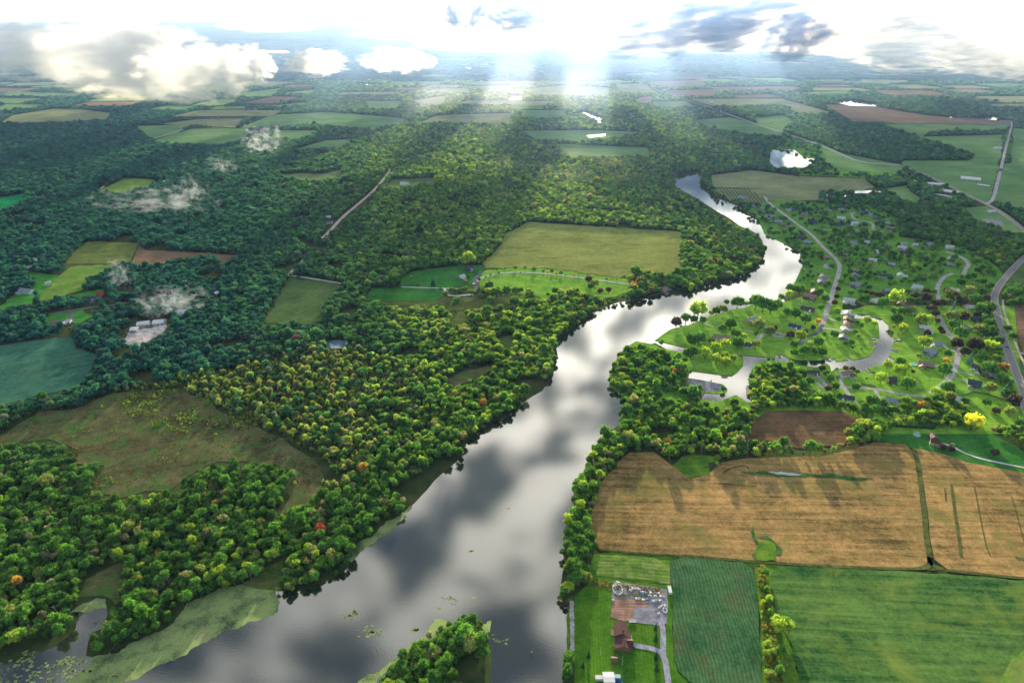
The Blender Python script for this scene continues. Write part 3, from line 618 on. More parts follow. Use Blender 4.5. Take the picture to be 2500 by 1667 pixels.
# houses: view, x, y (centre of roof), length px, width m, angle (deg, ridge direction in the ground plane), wall, roof, label tail
# wall/roof colour keys: w white, c cream, t tan, g grey, b blue-grey, k brick, n brown ; roofs: G grey, B brown, D dark, L light grey, R red, N navy
HOUSES = [
('V1',1640,355,130,10,20,'t','G','large house with a pale hipped roof on the lawn near the river wood'),
('V1',2100,415,120,9,-25,'w','N','white gabled house with dark solar-panelled roof on the open lawn'),
('V1',1330,540,170,11,-15,'w','B','long white two-storey waterfront house with tan roof behind the canal trees'),
('V1',1625,610,80,9,-40,'w','D','small white house with dark roof beside the canal lawn'),
('V1',2230,590,170,9,5,'g','G','long low house with blue-grey roof hidden behind yellow-green trees by the canal'),
('V1',2230,235,130,11,-20,'t','D','dark-roofed tan house beside the short dock canal'),
('V1',2250,110,120,12,-20,'n','B','brown-roofed house above the dock canal'),
('V2',460,525,80,9,60,'b','G','blue-grey house at the near end of the row on the canal spit'),
('V2',490,400,80,10,70,'t','B','tan-roofed house in the middle of the row on the canal spit'),
('V2',475,455,80,9,80,'t','L','pale-roofed house just behind the blue-grey house on the canal spit'),
('V2',500,345,70,9,70,'n','B','brown-roofed house in the row on the canal spit'),
('V2',505,290,60,9,70,'c','L','cream house at the far end of the row on the canal spit'),
('V2',525,150,110,10,-20,'w','L','white house with bright roof and a blue pool beside it'),
('V2',790,140,80,9,10,'w','L','white house between two round trees above the canal basin'),
('V2',1230,95,90,9,0,'n','D','dark brown house behind two small round trees'),
('V2',1060,190,80,9,30,'n','B','brown house beneath the big yellow-green tree'),
('V2',1170,220,90,9,-20,'n','B','brown-roofed house beside the olive tree above the basin'),
('V2',1250,300,70,8,10,'b','G','blue-grey house beside the wide yellow-green tree'),
('V2',1310,425,100,10,-10,'g','L','grey house with pale roof near the swimming pool'),
('V2',1355,470,80,8,-20,'w','L','white house close behind the pool'),
('V2',1430,590,110,10,-15,'w','G','white house with grey roof above the blue-sided house'),
('V2',1380,690,110,11,-35,'b','G','blue-sided two-storey house with grey roof'),
('V2',1330,810,140,11,-20,'k','B','large brick-red house with pale patio'),
('V2',960,975,90,9,-10,'n','D','small dark house behind the yellow-green lawn tree'),
('V2',490,915,140,10,10,'w','B','white two-storey house with brown roofs by the canal end'),
('V2',145,895,120,9,-5,'w','D','white house with dark roof beside the canal docks'),
('V2',500,1155,140,9,-12,'w','D','long white house with black roof at the village edge'),
('V2',985,1190,170,10,-10,'w','G','long white house with grey roof beside the southern hedge'),
('V2',1870,860,110,10,-50,'w','D','white-gabled dark house beside the highway wood'),
('V2',1985,925,90,9,20,'n','G','grey-roofed house half hidden in the highway wood'),
('V2',1830,1015,120,10,-20,'b','D','dark blue house with a round white pool'),
('V2',1700,1180,110,9,-45,'g','L','grey house in the wood at the end of the fence'),
('V2',1720,425,90,9,20,'n','B','brown-roofed house beside a round dark tree'),
('V2',1850,340,80,8,0,'n','D','dark-roofed house under purple trees'),
('V2',1780,210,80,9,-10,'t','L','tan house behind the dark round tree'),
('V2',1625,40,80,9,-20,'b','L','pale blue house at the top of the side street'),
('V2',1240,10,90,9,-30,'w','L','white house with bright roof on the upper lawn'),
('V2',915,50,50,8,0,'b','G','small blue-grey house behind the row of purple trees'),
('V2',2140,780,50,7,60,'g','G','small grey shed-like house beside the highway'),
('M3',410,230,60,11,0,'w','G','white house alone at the river end of the orchard'),
('M3',490,285,30,8,10,'w','L','white cottage with bright roof at the river end of the orchard'),
('M3',548,305,46,9,20,'w','G','white house with grey roof by the upper river'),
('M3',590,330,50,9,30,'n','D','brown house with dark roof by the upper river'),
('M3',600,365,60,9,0,'w','G','long white riverside house next to two blue ones'),
('M3',650,395,60,9,10,'b','G','blue-grey riverside house with its roof partly under trees'),
('M3',700,430,60,9,0,'t','B','tan riverside house by the street bend'),
('M3',740,315,50,9,0,'w','G','white house across the street from the orchard'),
('M3',830,350,40,9,0,'t','B','tan house behind the orchard street'),
('M3',890,402,46,10,10,'b','N','dark blue house near the street'),
('M3',995,325,50,9,0,'t','G','tan house at the far edge of the estate'),
('M3',1085,305,70,10,0,'w','D','wide white house at the far edge of the estate'),
('M3',1080,370,60,10,-10,'w','L','white house inside the loop road'),
('M3',1060,415,60,10,0,'g','D','grey house inside the loop road'),
('M3',1175,412,70,11,0,'w','L','bright white house beside the turning circle'),
('M3',1240,320,50,10,-20,'g','G','grey house at the top of the turning circle'),
('M3',1285,345,50,10,-30,'w','G','white house right of the loop road'),
('M3',1330,375,46,9,0,'g','D','grey house with dark roof east of the loop road'),
('M3',1385,405,60,11,-20,'b','G','large blue-grey house beside the end of the close'),
('M3',1430,440,50,10,-30,'n','B','brown house at the wood edge by the close'),
('M3',1170,545,50,9,0,'w','G','white house among trees below the loop road'),
('M3',1255,540,36,8,0,'b','L','small pale blue house among trees'),
('M3',1515,550,30,8,0,'w','G','small white house beneath the eastern wood'),
('M3',1590,552,34,8,0,'w','L','white cottage beneath the eastern wood'),
('M3',1685,555,36,8,0,'b','G','blue cottage beneath the eastern wood'),
('M3',1825,573,50,8,-20,'w','L','white house near the curving side street'),
('M3',1500,578,50,8,-10,'c','L','cream house with long pale roof'),
('M3',1340,605,44,8,0,'b','L','pale blue house in the middle of the village'),
('M3',1520,605,50,8,0,'n','D','dark brown house in the middle of the village'),
('M3',1110,620,40,9,0,'n','B','brown house just east of the village street'),
('M3',1300,662,50,8,-10,'t','L','tan house beside a turquoise pool'),
('M3',1425,685,46,9,0,'b','G','pale blue house among green trees'),
('M3',1385,765,80,9,-5,'w','D','long white ranch house with dark roof'),
('M3',1490,760,36,10,40,'w','L','white gable-fronted house next to the ranch house'),
('M3',1610,840,60,10,-30,'w','L','white house with orange sunlit gable'),
('M3',1180,830,60,10,-15,'b','G','blue-grey house in the village centre'),
('M3',1180,735,46,9,70,'n','B','brown house on the east side of the village street'),
('M3',1175,765,40,8,70,'b','G','blue-roofed house on the east side of the village street'),
('M3',975,640,50,9,0,'n','B','brown house near the river behind orange trees'),
('M3',985,700,40,9,60,'w','G','white house between street and river'),
('M3',955,770,60,11,70,'t','G','tan house with two roofs between street and river'),
('M3',945,805,60,10,70,'g','G','grey house between street and river'),
('M3',900,880,50,10,70,'n','B','brown waterside house beneath the river trees'),
('M3',1860,862,56,10,-20,'b','L','pale blue house beside the side street'),
('M3',1830,650,40,8,70,'b','G','blue house beneath the side street bend'),
('M3',1825,690,40,8,70,'g','G','grey house at the side street bend'),
('M3',2110,325,50,9,0,'w','L','white house beside the dirt riding ring'),
('M3',820,505,50,10,-40,'n','D','dark riverside house by the street'),
('M3',860,535,50,10,-40,'g','G','grey riverside house by the street'),
('M3',430,65,40,9,0,'w','L','',),
('B3',1255,350,1,1,0,'n','B',''),
('M1',240,655,75,9,-5,'w','L','white house at the edge of the fallow field'),
('M1',205,705,50,8,20,'b','G','small blue-grey house below the fallow field'),
('M1',180,873,100,10,-10,'w','G','white-walled farmhouse with grey roofs on the green lawn'),
('M1',330,820,34,7,60,'w','L','small white outbuilding on the grass beside the farmhouse lawn'),
('M1',620,922,95,12,5,'b','N','long blue-walled house with navy roof'),
('M1',690,890,50,9,5,'k','R','red-roofed building next to the blue-walled house'),
('M1',400,1082,90,10,8,'w','B','white house with brown roof beside the country lane'),
('M1',458,1076,44,9,8,'w','L','white garage with pale roof beside the country lane'),
('M1',1475,893,32,8,80,'b','L','small blue house in a clearing of the wood'),
('M1',1250,1015,120,14,5,'w','G','white building veiled in low mist'),
('M1',2245,362,36,8,10,'w','L','white building with bright roof by the woodland road'),
('M1',2243,400,56,9,0,'w','D','white house near the woodland road'),
('M1',1215,97,14,6,0,'w','L','tiny white barn in the far left wood'),
('M1',1130,120,30,7,0,'b','L','small blue shed at the corner of the hay field'),
('M2',430,140,56,12,-10,'w','L','white barn with bright roof in a forest clearing'),
('M2',870,715,40,11,10,'b','D','blue-roofed house at the head of the lane'),
('M2',820,772,46,11,30,'g','L','grey barn with pale roof beside the green lawn'),
('M2',2205,858,80,13,15,'n','B','brown-roofed boathouse standing at the water edge'),
('V1',740,25,1,1,0,'n','B',''),
('T2',2230,683,30,12,0,'w','L','white barn beside the straight county road'),
('T2',1230,602,30,10,0,'w','L','white roadside building beside the far highway'),
('T2',918,470,18,9,0,'w','L','white roadside barn far up the highway'),
('T1',510,662,44,13,15,'w','L','white barn at the edge of the far left forest'),
('T1',1180,600,40,12,0,'w','L','white farm building in mist among fields'),
('T1',1910,470,40,14,0,'w','L','white farmstead building far beyond the fields'),
('T1',1960,480,30,14,0,'w','L','white shed beside the far farmstead'),
]
HOUSES = [h for h in HOUSES if h[8]]
BARNS = [  # view,x,y,length px,width m,angle,label
('M3',1970,102,115,34,-20,'large white-roofed farm shed near the crossroads'),
('M3',2060,148,70,12,-30,'low white polytunnel beside the large farm shed'),
('M3',1725,138,110,22,-15,'white-roofed market building beside the highway'),
('M3',1790,218,125,9,-33,'long white greenhouse nearest the orchard'),
('M3',1830,190,110,26,-28,'wide grey-white greenhouse next to the highway'),
('M1',1085,1080,70,16,10,'bright white long commercial roof in the forest clearing'),
('M1',980,1090,75,15,10,'white workshop with blue-lit skylights adjoining the long commercial roof'),
('M1',920,1130,46,14,5,'small white workshop at the end of the gravel yard'),
]
# ------------------------------------------------------------------ field materials
MAT = {}
def fm(key, *a, **k):
    MAT[key] = field_mat(key + '_ground', *a, **k)
fm('teal', (.03, .08, .058), (.05, .125, .08), 0.5, 0, .5, 90, (.10, .17, .07), .25)  # unlit look of the field put into its blue-green
fm('emerald', (.01, .12, .05), (.02, .17, .06), 0.2, 0, .5, 60)
fm('olive', (.055, .095, .035), (.09, .13, .045), 1.1, 3, .5, 60)
fm('olivepale', (.09, .12, .05), (.13, .16, .07), .2, 0, .5, 60)
fm('fallow', (.07, .09, .03), (.13, .14, .045), .2, 0, .5, 30, (.05, .14, .03), .7)
fm('brown', (.13, .085, .055), (.20, .135, .085), .1, 3, .4, 50, (.10, .09, .05), .5)
fm('brown2', (.085, .055, .035), (.155, .095, .05), .05, 0, .7, 45, (.05, .06, .025), .6)
fm('meadow', (.07, .14, .03), (.13, .20, .045), .9, 0, .5, 45, (.15, .14, .06), .5)
fm('green', (.035, .13, .03), (.06, .18, .035), .4, 0, .4, 30)
fm('lawn', (.02, .09, .02), (.045, .13, .028), .2, 0, .4, 40)
fm('lawnlit', (.085, .185, .028), (.155, .27, .045), .2, 0, .4, 26, (.21, .27, .06), .6)  # brighter copy of the lawn, sunlight put into the colour
fm('villagelawn', (.05, .14, .025), (.10, .20, .035), .2, 0, .4, 30, (.14, .20, .05), .5)
fm('farmlawn', (.035, .105, .015), (.075, .155, .02), 1.5, 2.6, .25, 26, (.12, .16, .03), .45, rowamt=.16)
fm('verge', (.035, .10, .018), (.10, .17, .025), .2, 0, .5, 20, (.16, .16, .04), .4)
fm('soy', (.13, .15, .045), (.20, .21, .065), .15, 0, .8, 120, (.07, .11, .03), .6)
fm('grain', (.12, .088, .038), (.28, .182, .08), -.03, 0, .95, 80, (.12, .125, .04), .75)
fm('corn', (.024, .07, .022), (.075, .13, .036), -.06, 0, 1.1, 90, (.15, .18, .045), .6)
fm('corn2', (.03, .085, .035), (.075, .14, .06), 1.53, 3.1, .4, 45, (.09, .085, .04), .6, rowamt=.4)
fm('garden', (.06, .13, .03), (.15, .21, .05), -.05, 4.2, .8, 22, (.30, .25, .14), .5, rowamt=.3)
fm('marsh', (.055, .05, .024), (.115, .11, .05), .3, 0, .3, 38, (.045, .115, .025), 1.0)
fm('marshgreen', (.04, .07, .02), (.10, .10, .035), .3, 0, .3, 30, (.035, .09, .02), .6)
fm('gravel', (.24, .21, .20), (.36, .32, .31), .3, 0, .3, 12)
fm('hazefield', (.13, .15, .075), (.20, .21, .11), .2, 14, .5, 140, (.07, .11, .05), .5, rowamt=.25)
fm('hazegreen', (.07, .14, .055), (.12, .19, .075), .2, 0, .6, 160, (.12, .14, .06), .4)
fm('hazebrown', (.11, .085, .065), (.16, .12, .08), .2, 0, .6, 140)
fm('asphalt', (.08, .08, .09), (.12, .115, .12), 0, 0, .3, 8)
fm('drive', (.19, .19, .22), (.28, .28, .31), 0, 0, .3, 6)
fm('lightroad', (.24, .225, .225), (.31, .29, .285), 0, 0, .3, 12)
fm('dirtroad', (.27, .235, .20), (.36, .31, .26), 0, 0, .3, 9)
fm('dirt', (.30, .25, .19), (.40, .33, .25), 0, 0, .3, 9)
fm('pale', (.36, .34, .31), (.46, .43, .39), 0, 0, .3, 6)
fm('rock', (.26, .20, .18), (.52, .43, .39), 0, 0, .2, 1.2)
fm('soilpad', (.20, .13, .10), (.30, .20, .15), 0, 3.0, .5, 9)
fm('gravelpad', (.15, .14, .16), (.22, .21, .23), 0, 0, .5, 9)

def highway_mat():
    m = bpy.data.materials.new('highway_asphalt')
    t = NT(m)
    uv = t.n('ShaderNodeSeparateXYZ', None, Vector=t.n('ShaderNodeUVMap').outputs[0])
    pos = t.pos()
    n = t.noise(pos, .3, 5)
    base = t.mix(n, (.28, .27, .27, 1), (.38, .36, .36, 1))
    u = t.math('ABSOLUTE', t.math('SUBTRACT', uv.outputs[0], .5))
    shoulder = t.math('GREATER_THAN', u, .37)
    c = t.mix(shoulder, base, (.5, .47, .45, 1))
    edge = t.math('COMPARE', u, .345, .012)
    c = t.mix(edge, c, (.5, .5, .48, 1))
    cen = t.math('COMPARE', u, .018, .008)
    c = t.mix(cen, c, (.6, .45, .1, 1))
    t.out(t.n('ShaderNodeBsdfDiffuse', None, Color=c).outputs[0])
    return m
MAT['highway'] = highway_mat()

# ------------------------------------------------------------------ ground, hills
def ground_mat():
    m = bpy.data.materials.new('land_surface')
    t = NT(m)
    pos = t.pos()
    near = t.ramp(t.noise(pos, .04, 6, .7), [(.35, (.04, .075, .025)), (.62, (.11, .125, .045))])
    vor = t.n('ShaderNodeTexVoronoi', {'feature': 'F1'}, Vector=t.n('ShaderNodeMapping', None, Vector=pos, Rotation=(0, 0, .15), Scale=(.0016, .0009, 0)).outputs[0], Scale=1.0, Randomness=.7)
    sep = t.n('ShaderNodeSeparateColor', None, Color=vor.outputs['Color'])
    fieldc = t.mix(sep.outputs[1], (.07, .11, .045, 1), (.15, .14, .08, 1))
    isf = t.ramp(sep.outputs[0], [(.6, 0), (.64, 1)])
    wood = t.ramp(t.noise(pos, .0035, 6, .6), [(.46, 1), (.5, 0)])
    isf = t.math('MULTIPLY', isf, wood)
    far = t.mix(isf, t.mix(t.noise(pos, .02, 5), (.02, .04, .018, 1), (.035, .06, .022, 1)), fieldc)
    y = t.n('ShaderNodeSeparateXYZ', None, Vector=pos).outputs[1]
    k = t.n('ShaderNodeMapRange', {'clamp': True}, Value=y, From_Min=4800.0, From_Max=5400.0).outputs[0]
    t.out(t.n('ShaderNodeBsdfDiffuse', None, Color=t.mix(k, near, far)).outputs[0])
    return m
MAT['land'] = ground_mat()
def ground_sheet():
    b = MB()
    # graded grid so that the far land stays one sheet
    xs = [-60000, -25000, -12000, -6000, -3000, -1500, 0, 1500, 3000, 6000, 12000, 25000, 60000]
    ys = [-3000, -500, 500, 1500, 3000, 5000, 8000, 12000, 20000, 35000, 70000]
    for y in ys:
        for x in xs: b.v.append((x, y, 0))
    n = len(xs)
    for j in range(len(ys) - 1):
        for i in range(n - 1):
            a = j * n + i
            b.f.append((a, a + 1, a + n + 1, a + n))
    o = b.build('ground', MAT['land'])
    tag(o, kind='structure')
ground_sheet()

def hills():
    """long low ridges on the horizon"""
    for k, (y0, y1, x0, x1, h, sd) in enumerate([(30000, 36000, -32000, 1000, 95, 1), (40000, 50000, -45000, 45000, 175, 5), (14500, 17000, -14000, -3500, 50, 9), (12500, 13500, -2500, 5500, 22, 12)]):
        b = MB()
        nx, ny = 120, 6
        for j in range(ny + 1):
            for i in range(nx + 1):
                x = x0 + (x1 - x0) * i / nx; y = y0 + (y1 - y0) * j / ny
                e = sin(pi * j / ny) * min(1, 6 * i / nx, 6 * (nx - i) / nx)
                z = h * e * (.65 + .7 * mnoise.noise(Vector((x / 5000, y / 5000, sd)))) - 1
                b.v.append((x, y, z))
        for j in range(ny):
            for i in range(nx):
                a = j * (nx + 1) + i
                b.f.append((a, a + 1, a + nx + 2, a + nx + 1))
        o = b.build('hills', MAT['land'])
        tag(o, kind='structure')
hills()

# ------------------------------------------------------------------ water
def water_mat(name, deep, tintc, refl_lo, refl_hi, bump=.02):
    m = bpy.data.materials.new(name)
    t = NT(m)
    pos = t.pos()
    n1 = t.noise(pos, .012, 4, .6)
    col = t.mix(n1, C4(deep), C4(tintc))
    bn = t.n('ShaderNodeBump', None, Height=t.noise(t.n('ShaderNodeMapping', None, Vector=pos, Scale=(1, .55, 1)).outputs[0], 1.1, 5, .6), Strength=bump, Distance=.6)
    lw = t.n('ShaderNodeFresnel', None, IOR=1.5)
    f = t.n('ShaderNodeMapRange', None, Value=lw.outputs[0], From_Min=.04, From_Max=.6, To_Min=refl_lo, To_Max=refl_hi).outputs[0]
    d = t.n('ShaderNodeBsdfDiffuse', None, Color=col)
    g = t.n('ShaderNodeBsdfGlossy', None, Color=(.93, .96, .92, 1), Roughness=.02, Normal=bn.outputs[0])
    t.out(t.n('ShaderNodeMixShader', None, i0=f, i1=d.outputs[0], i2=g.outputs[0]).outputs[0])
    return m
MAT['water'] = water_mat('river_water', (.035, .045, .032), (.055, .06, .042), REFL, 1.0, .03)
MAT['pond'] = water_mat('pond_water', (.03, .045, .04), (.05, .06, .05), .5, 1.0, .01)

MAT['marshpool'] = water_mat('marsh_pool_water', (.24, .38, .50), (.32, .50, .62), .25, .8, .01)  # blue sky reflection put into the diffuse colour
sheet('river', rough(RIVER, 2.0, 14), .06, MAT['water'])
sheet('river', CANAL, .05, MAT['water'])
for o in [o for o in COL.objects if o.name.startswith('river.')]: o.name = 'canal_water'
for nm, lst in PONDS.items():
    for i, p in enumerate(lst):
        sheet('pond', rough(p, 1.2 if nm == 'ponds_near' else 12, 5 if nm == 'ponds_near' else 40), (1.4 if nm == 'ponds_far' else .3), MAT['pond'] if nm == 'ponds_far' else MAT['marshpool'], thick=1.5)
MAT['pool'] = plain('pool_water', (.08, .55, .62), .1)

# bank material for the side walls of the raised ground
MAT['seawall'] = plain('seawall_concrete', (.13, .115, .10), .9)
MAT['mud'] = plain('muddy_bank', (.05, .04, .025), .95)
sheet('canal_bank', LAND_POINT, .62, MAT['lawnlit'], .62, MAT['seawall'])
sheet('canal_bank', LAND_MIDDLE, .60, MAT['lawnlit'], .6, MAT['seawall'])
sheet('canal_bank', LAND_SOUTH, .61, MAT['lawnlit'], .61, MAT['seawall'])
sheet('river_island', rough(ISLAND, 1.5, 6), .3, MAT['land'], .4, MAT['mud'])
sheet('parking_ground', P('V1', [(700, 1040), (900, 1000), (985, 962), (1100, 978), (1300, 1015), (1340, 1050), (1320, 1090), (1160, 1100), (900, 1090), (700, 1080)]), .66, MAT['gravelpad'], .1)
sheet('village_ground', ZONE_VILLAGE, .30, MAT['villagelawn'], .3, MAT['mud'])
sheet('village_ground', ZONE_VILLAGE_FAR, .28, MAT['villagelawn'], .3, MAT['mud'])
sheet('village_ground', P('M3', [(860, 840), (1200, 780), (2140, 700), (2140, 935), (1110, 930), (1080, 960), (900, 900)]), .27, MAT['villagelawn'], .3, MAT['mud'])
for i, (nm, poly, mk, th) in enumerate(FIELDS):
    am = 1.2 if nm in ('grain_field', 'corn_field', 'lawn', 'garden_field') else (9.0 if nm == 'marsh' else 4.0)
    big = rough(poly, am, 10)
    sheet(nm, big, th + .007 * i, MAT[mk], th + .007 * i)
for i, (vw, poly, mk) in enumerate(FAR_FIELDS):
    sheet('far_field', rough(P(vw, poly), 10, 60), .5 + .02 * i, MAT[mk], .5)

sheet('lit_crop_corner', rough(P('B3', [(1540, 1720), (1580, 1570), (1640, 1450), (1720, 1400), (1900, 1400), (2000, 1720)]), 1, 8), 1.7, MAT['meadow'], .1)  # meadow-coloured sheet painting the yellowish sunlit patches in the corn
# crop edges and gaps in the grain
TRK = MAT['olive_track'] = field_mat('field_gap', (.045, .05, .02), (.085, .10, .035), 0, 0, .5, 8)
def gap(pts, w, z=1.6, key='olive_track'):
    ribbon('field_gap', smooth(pts, 1), w, z, MAT[key])
gap(P('B3', [(1150, 405), (1175, 470), (1185, 570), (1205, 700), (1215, 850), (1235, 950)]), 5.0, 1.62)
gap(P('B3', [(1190, 1000), (1240, 985), (1230, 930), (1236, 985), (1300, 1005)]), 5.0, 1.64)
gap(P('B3', [(1340, 580), (1355, 700), (1375, 830), (1388, 940)]), 2.6)
gap(P('B3', [(1455, 590), (1490, 780), (1525, 940), (1565, 948)]), .9)
gap(P('B3', [(1308, 600), (1314, 665)]), 1.2)
gap(P('B3', [(1660, 948), (1720, 955)]), 2.2)
gap(P('B3', [(1640, 640), (1690, 820), (1720, 950)]), .6)
gap(P('B3', [(200, 525), (250, 495), (320, 487), (330, 505)]), 2.0)
gap(P('B3', [(170, 575), (260, 585), (370, 590)]), 1.6)
gap(P('B3', [(0, 936), (360, 966), (700, 988), (1100, 1003), (1240, 1000), (1480, 1028), (1850, 1063)]), 3.2, 1.25)
gap(P('B2', [(1290, 905), (1500, 925), (1705, 938)]), 2.4, 1.25)
sheet('weedy_patch', rough(P('B3', [(290, 522), (400, 519), (560, 524), (700, 530), (960, 556), (860, 561), (700, 545), (500, 540), (340, 532)]), 3, 6), 1.6, MAT['corn'], .1)
sheet('bare_patch', rough(P('B3', [(430, 518), (520, 520), (600, 530), (560, 538), (460, 528)]), 2, 4), 1.64, MAT['pale'], .1)
sheet('weedy_patch', rough(P('B3', [(380, 870), (450, 865), (470, 900), (470, 960), (380, 960), (372, 910)]), 2, 5), 1.61, MAT['verge'], .1)
sheet('weedy_patch', rough(P('B3', [(340, 780), (370, 830), (380, 880), (365, 950), (345, 940), (365, 890), (350, 850)]), 3, 5), 1.6, MAT['corn'], .1)
sheet('weedy_patch', rough(P('B3', [(380, 850), (420, 835), (460, 870), (490, 910), (490, 940), (470, 930), (460, 880), (420, 855)]), 3, 5), 1.63, MAT['corn'], .1)

# farm yard
sheet('yard_ground', rough(P('H', [(625, 560), (640, 460), (660, 380), (1150, 440), (1260, 470), (1275, 640), (1260, 860), (1180, 880), (900, 850), (800, 830)]), .4, 3), .75, MAT['gravelpad'], .6)
sheet('soil_pad', rough(P('H', [(632, 590), (700, 560), (1000, 590), (1050, 640), (1040, 680), (880, 690), (870, 830), (800, 835), (615, 790)]), .4, 3), .79, MAT['soilpad'], .2)
sheet('gravel_pad', rough(P('H', [(880, 690), (930, 672), (1045, 690), (1050, 810), (1000, 822), (890, 800)]), .3, 3), .83, MAT['gravelpad'], .2)
sheet('yard_ground', rough(P('H', [(700, 1480), (860, 1510), (940, 1640), (700, 1640)]), .4, 3), .3, MAT['gravelpad'], .2)
sheet('rubble_bank', rough(P('H', [(148, 610), (185, 600), (192, 800), (196, 1000), (196, 1170), (150, 1170), (150, 900), (140, 760)]), .4, 2), .8, MAT['rock'], .8)
sheet('riding_ring', P('M3', [(2000, 385), (2100, 378), (2180, 390), (2195, 420), (2150, 435), (1990, 415)]), .7, MAT['gravelpad'], .6)

# roads
for i, (nm, ln, w, mk, hid) in enumerate(ROADS):
    ribbon(nm, ln, w, 1.0 + .011 * i if nm in ('highway', 'county_road') else .68 + .006 * i, MAT[mk])

# floating leaf mats
def pad_mat():
    m = bpy.data.materials.new('lily_pads')
    t = NT(m)
    pos = t.pos()
    a = t.noise(pos, .05, 5, .65)
    v = t.noise(pos, .8, 4, .8)
    f = t.math('MULTIPLY_ADD', t.math('SUBTRACT', v, .5), 1.5, t.math('MULTIPLY_ADD', t.math('SUBTRACT', a, .5), 2.6, .5))
    c = t.ramp(f, [(.0, (.09, .12, .07)), (.3, (.22, .31, .12)), (.55, (.33, .43, .17)), (.8, (.42, .55, .17)), (1.0, (.36, .34, .2))])
    t.out(t.n('ShaderNodeBsdfDiffuse', None, Color=c).outputs[0])
    return m
MAT['pads'] = pad_mat()
for i, p in enumerate(MATS_PADS):
    o = sheet('lily_pads', rough(rough(p, 4.0, 6, i), 1.2, 1.6, i), .10 + .01 * i, MAT['pads'], kind='stuff', label='pale green mat of lily pads and algae floating along the bank')
def scattered_pads():
    b = MB()
    rnd = random.Random(3)
    spots = []
    for (cx, cy, n, rr) in [(50, 1520, 60, 16), (150, 1440, 26, 9), (270, 1540, 90, 18), (300, 1490, 30, 8), (400, 1500, 30, 9), (520, 1280, 20, 6), (350, 1450, 14, 5), (600, 1500, 30, 12)]:
        gx, gy = W('B1', cx, cy)
        spots += [(gx + rnd.gauss(0, rr), gy + rnd.gauss(0, rr * .5)) for _ in range(n)]
    for (cx, cy, n, rr) in [(650, 910, 6, 2), (540, 1150, 16, 8), (140, 1310, 30, 6), (50, 1230, 20, 4), (370, 1300, 10, 2), (770, 1350, 14, 4), (840, 700, 4, 2)]:
        gx, gy = W('B2', cx, cy)
        spots += [(gx + rnd.gauss(0, rr), gy + rnd.gauss(0, rr * .5)) for _ in range(n)]
    for (x, y) in spots:
        r = rnd.uniform(.4, 2.2)
        k = 7
        b.poly([(x + cos(2*pi*i/k) * r * rnd.uniform(.7, 1.1), y + sin(2*pi*i/k) * r * .7 * rnd.uniform(.7, 1.1), .17) for i in range(k)])
    o = b.build('lily_pads', MAT['pads'])
    tag(o, 'loose lily pads scattered on the open water', None, None, 'stuff')
scattered_pads()
for p in SCUM:
    sheet('lily_pads', rough(p, 1.5, 4), .32, plain('pond_scum', (.35, .45, .14), .9), kind='stuff', label='bright algae film on the marsh pool')
# ------------------------------------------------------------------ tree meshes
ICO_V = []; ICO_F = []
def _ico():
    b = bmesh.new(); bmesh.ops.create_icosphere(b, subdivisions=1, radius=1)
    V1_ = [tuple(v.co) for v in b.verts]; F1_ = [tuple(v.index for v in f.verts) for f in b.faces]
    b.free()
    b = bmesh.new(); bmesh.ops.create_icosphere(b, subdivisions=2, radius=1)
    V2_ = [tuple(v.co) for v in b.verts]; F2_ = [tuple(v.index for v in f.verts) for f in b.faces]
    b.free()
    return V1_, F1_, V2_, F2_
IV1, IF1, IV2, IF2 = _ico()

def crown_mesh(name, seed, mats, D=10.0, Hc=10.0, base=4.5, lobes=15, leaves=620, droop=.0, airy=0.0, leaf=.66):
    r = random.Random(seed)
    b = MB()
    R = D / 2
    L_ = []
    for i in range(lobes):
        # directions spread over an ovoid, more on the upper half
        z = r.uniform(-.55, .95)
        a = r.uniform(0, 2 * pi)
        q = sqrt(max(0, 1 - z * z))
        rad = r.uniform(.52, .78)
        cx, cy, cz = q * cos(a) * rad * R, q * sin(a) * rad * R, base + Hc * .5 + z * Hc * .34
        lr = R * r.uniform(.26, .44) * (1.0 - airy * .4)
        L_.append((cx, cy, cz, lr))
    L_.append((0, 0, base + Hc * .5, R * .6 * (1 - airy)))
    for (cx, cy, cz, lr) in L_:
        n0 = len(b.v)
        sx, sy, sz = r.uniform(.85, 1.2), r.uniform(.85, 1.2), r.uniform(.7, 1.0)
        ph = r.uniform(0, 50)
        for v in IV2 if lr > R * .5 else IV1:
            d = 1 + .6 * mnoise.noise(Vector((v[0] * 2.2 + ph, v[1] * 2.2, v[2] * 2.2))) + r.uniform(-.13, .13)
            b.v.append((cx + v[0] * lr * sx * d, cy + v[1] * lr * sy * d, cz + v[2] * lr * sz * d))
        for f in (IF2 if lr > R * .5 else IF1):
            b.f.append(tuple(i + n0 for i in f))
    for _ in range(leaves):
        cx, cy, cz, lr = r.choice(L_[:-1])
        d = Vector((r.gauss(0, 1), r.gauss(0, 1), r.gauss(.35, 1))).normalized()
        p = Vector((cx, cy, cz)) + d * lr * r.uniform(.85, 1.6)
        u = (d + Vector((r.gauss(0, .6), r.gauss(0, .6), r.gauss(0, .6)))).normalized()
        t1 = u.orthogonal().normalized(); t2 = u.cross(t1)
        s1 = leaf * r.uniform(.5, 1.1); s2 = leaf * r.uniform(.35, .9)
        b.poly([tuple(p + t1 * s1), tuple(p + t2 * s2), tuple(p - t1 * s1 * .9), tuple(p - t2 * s2)])
    return b

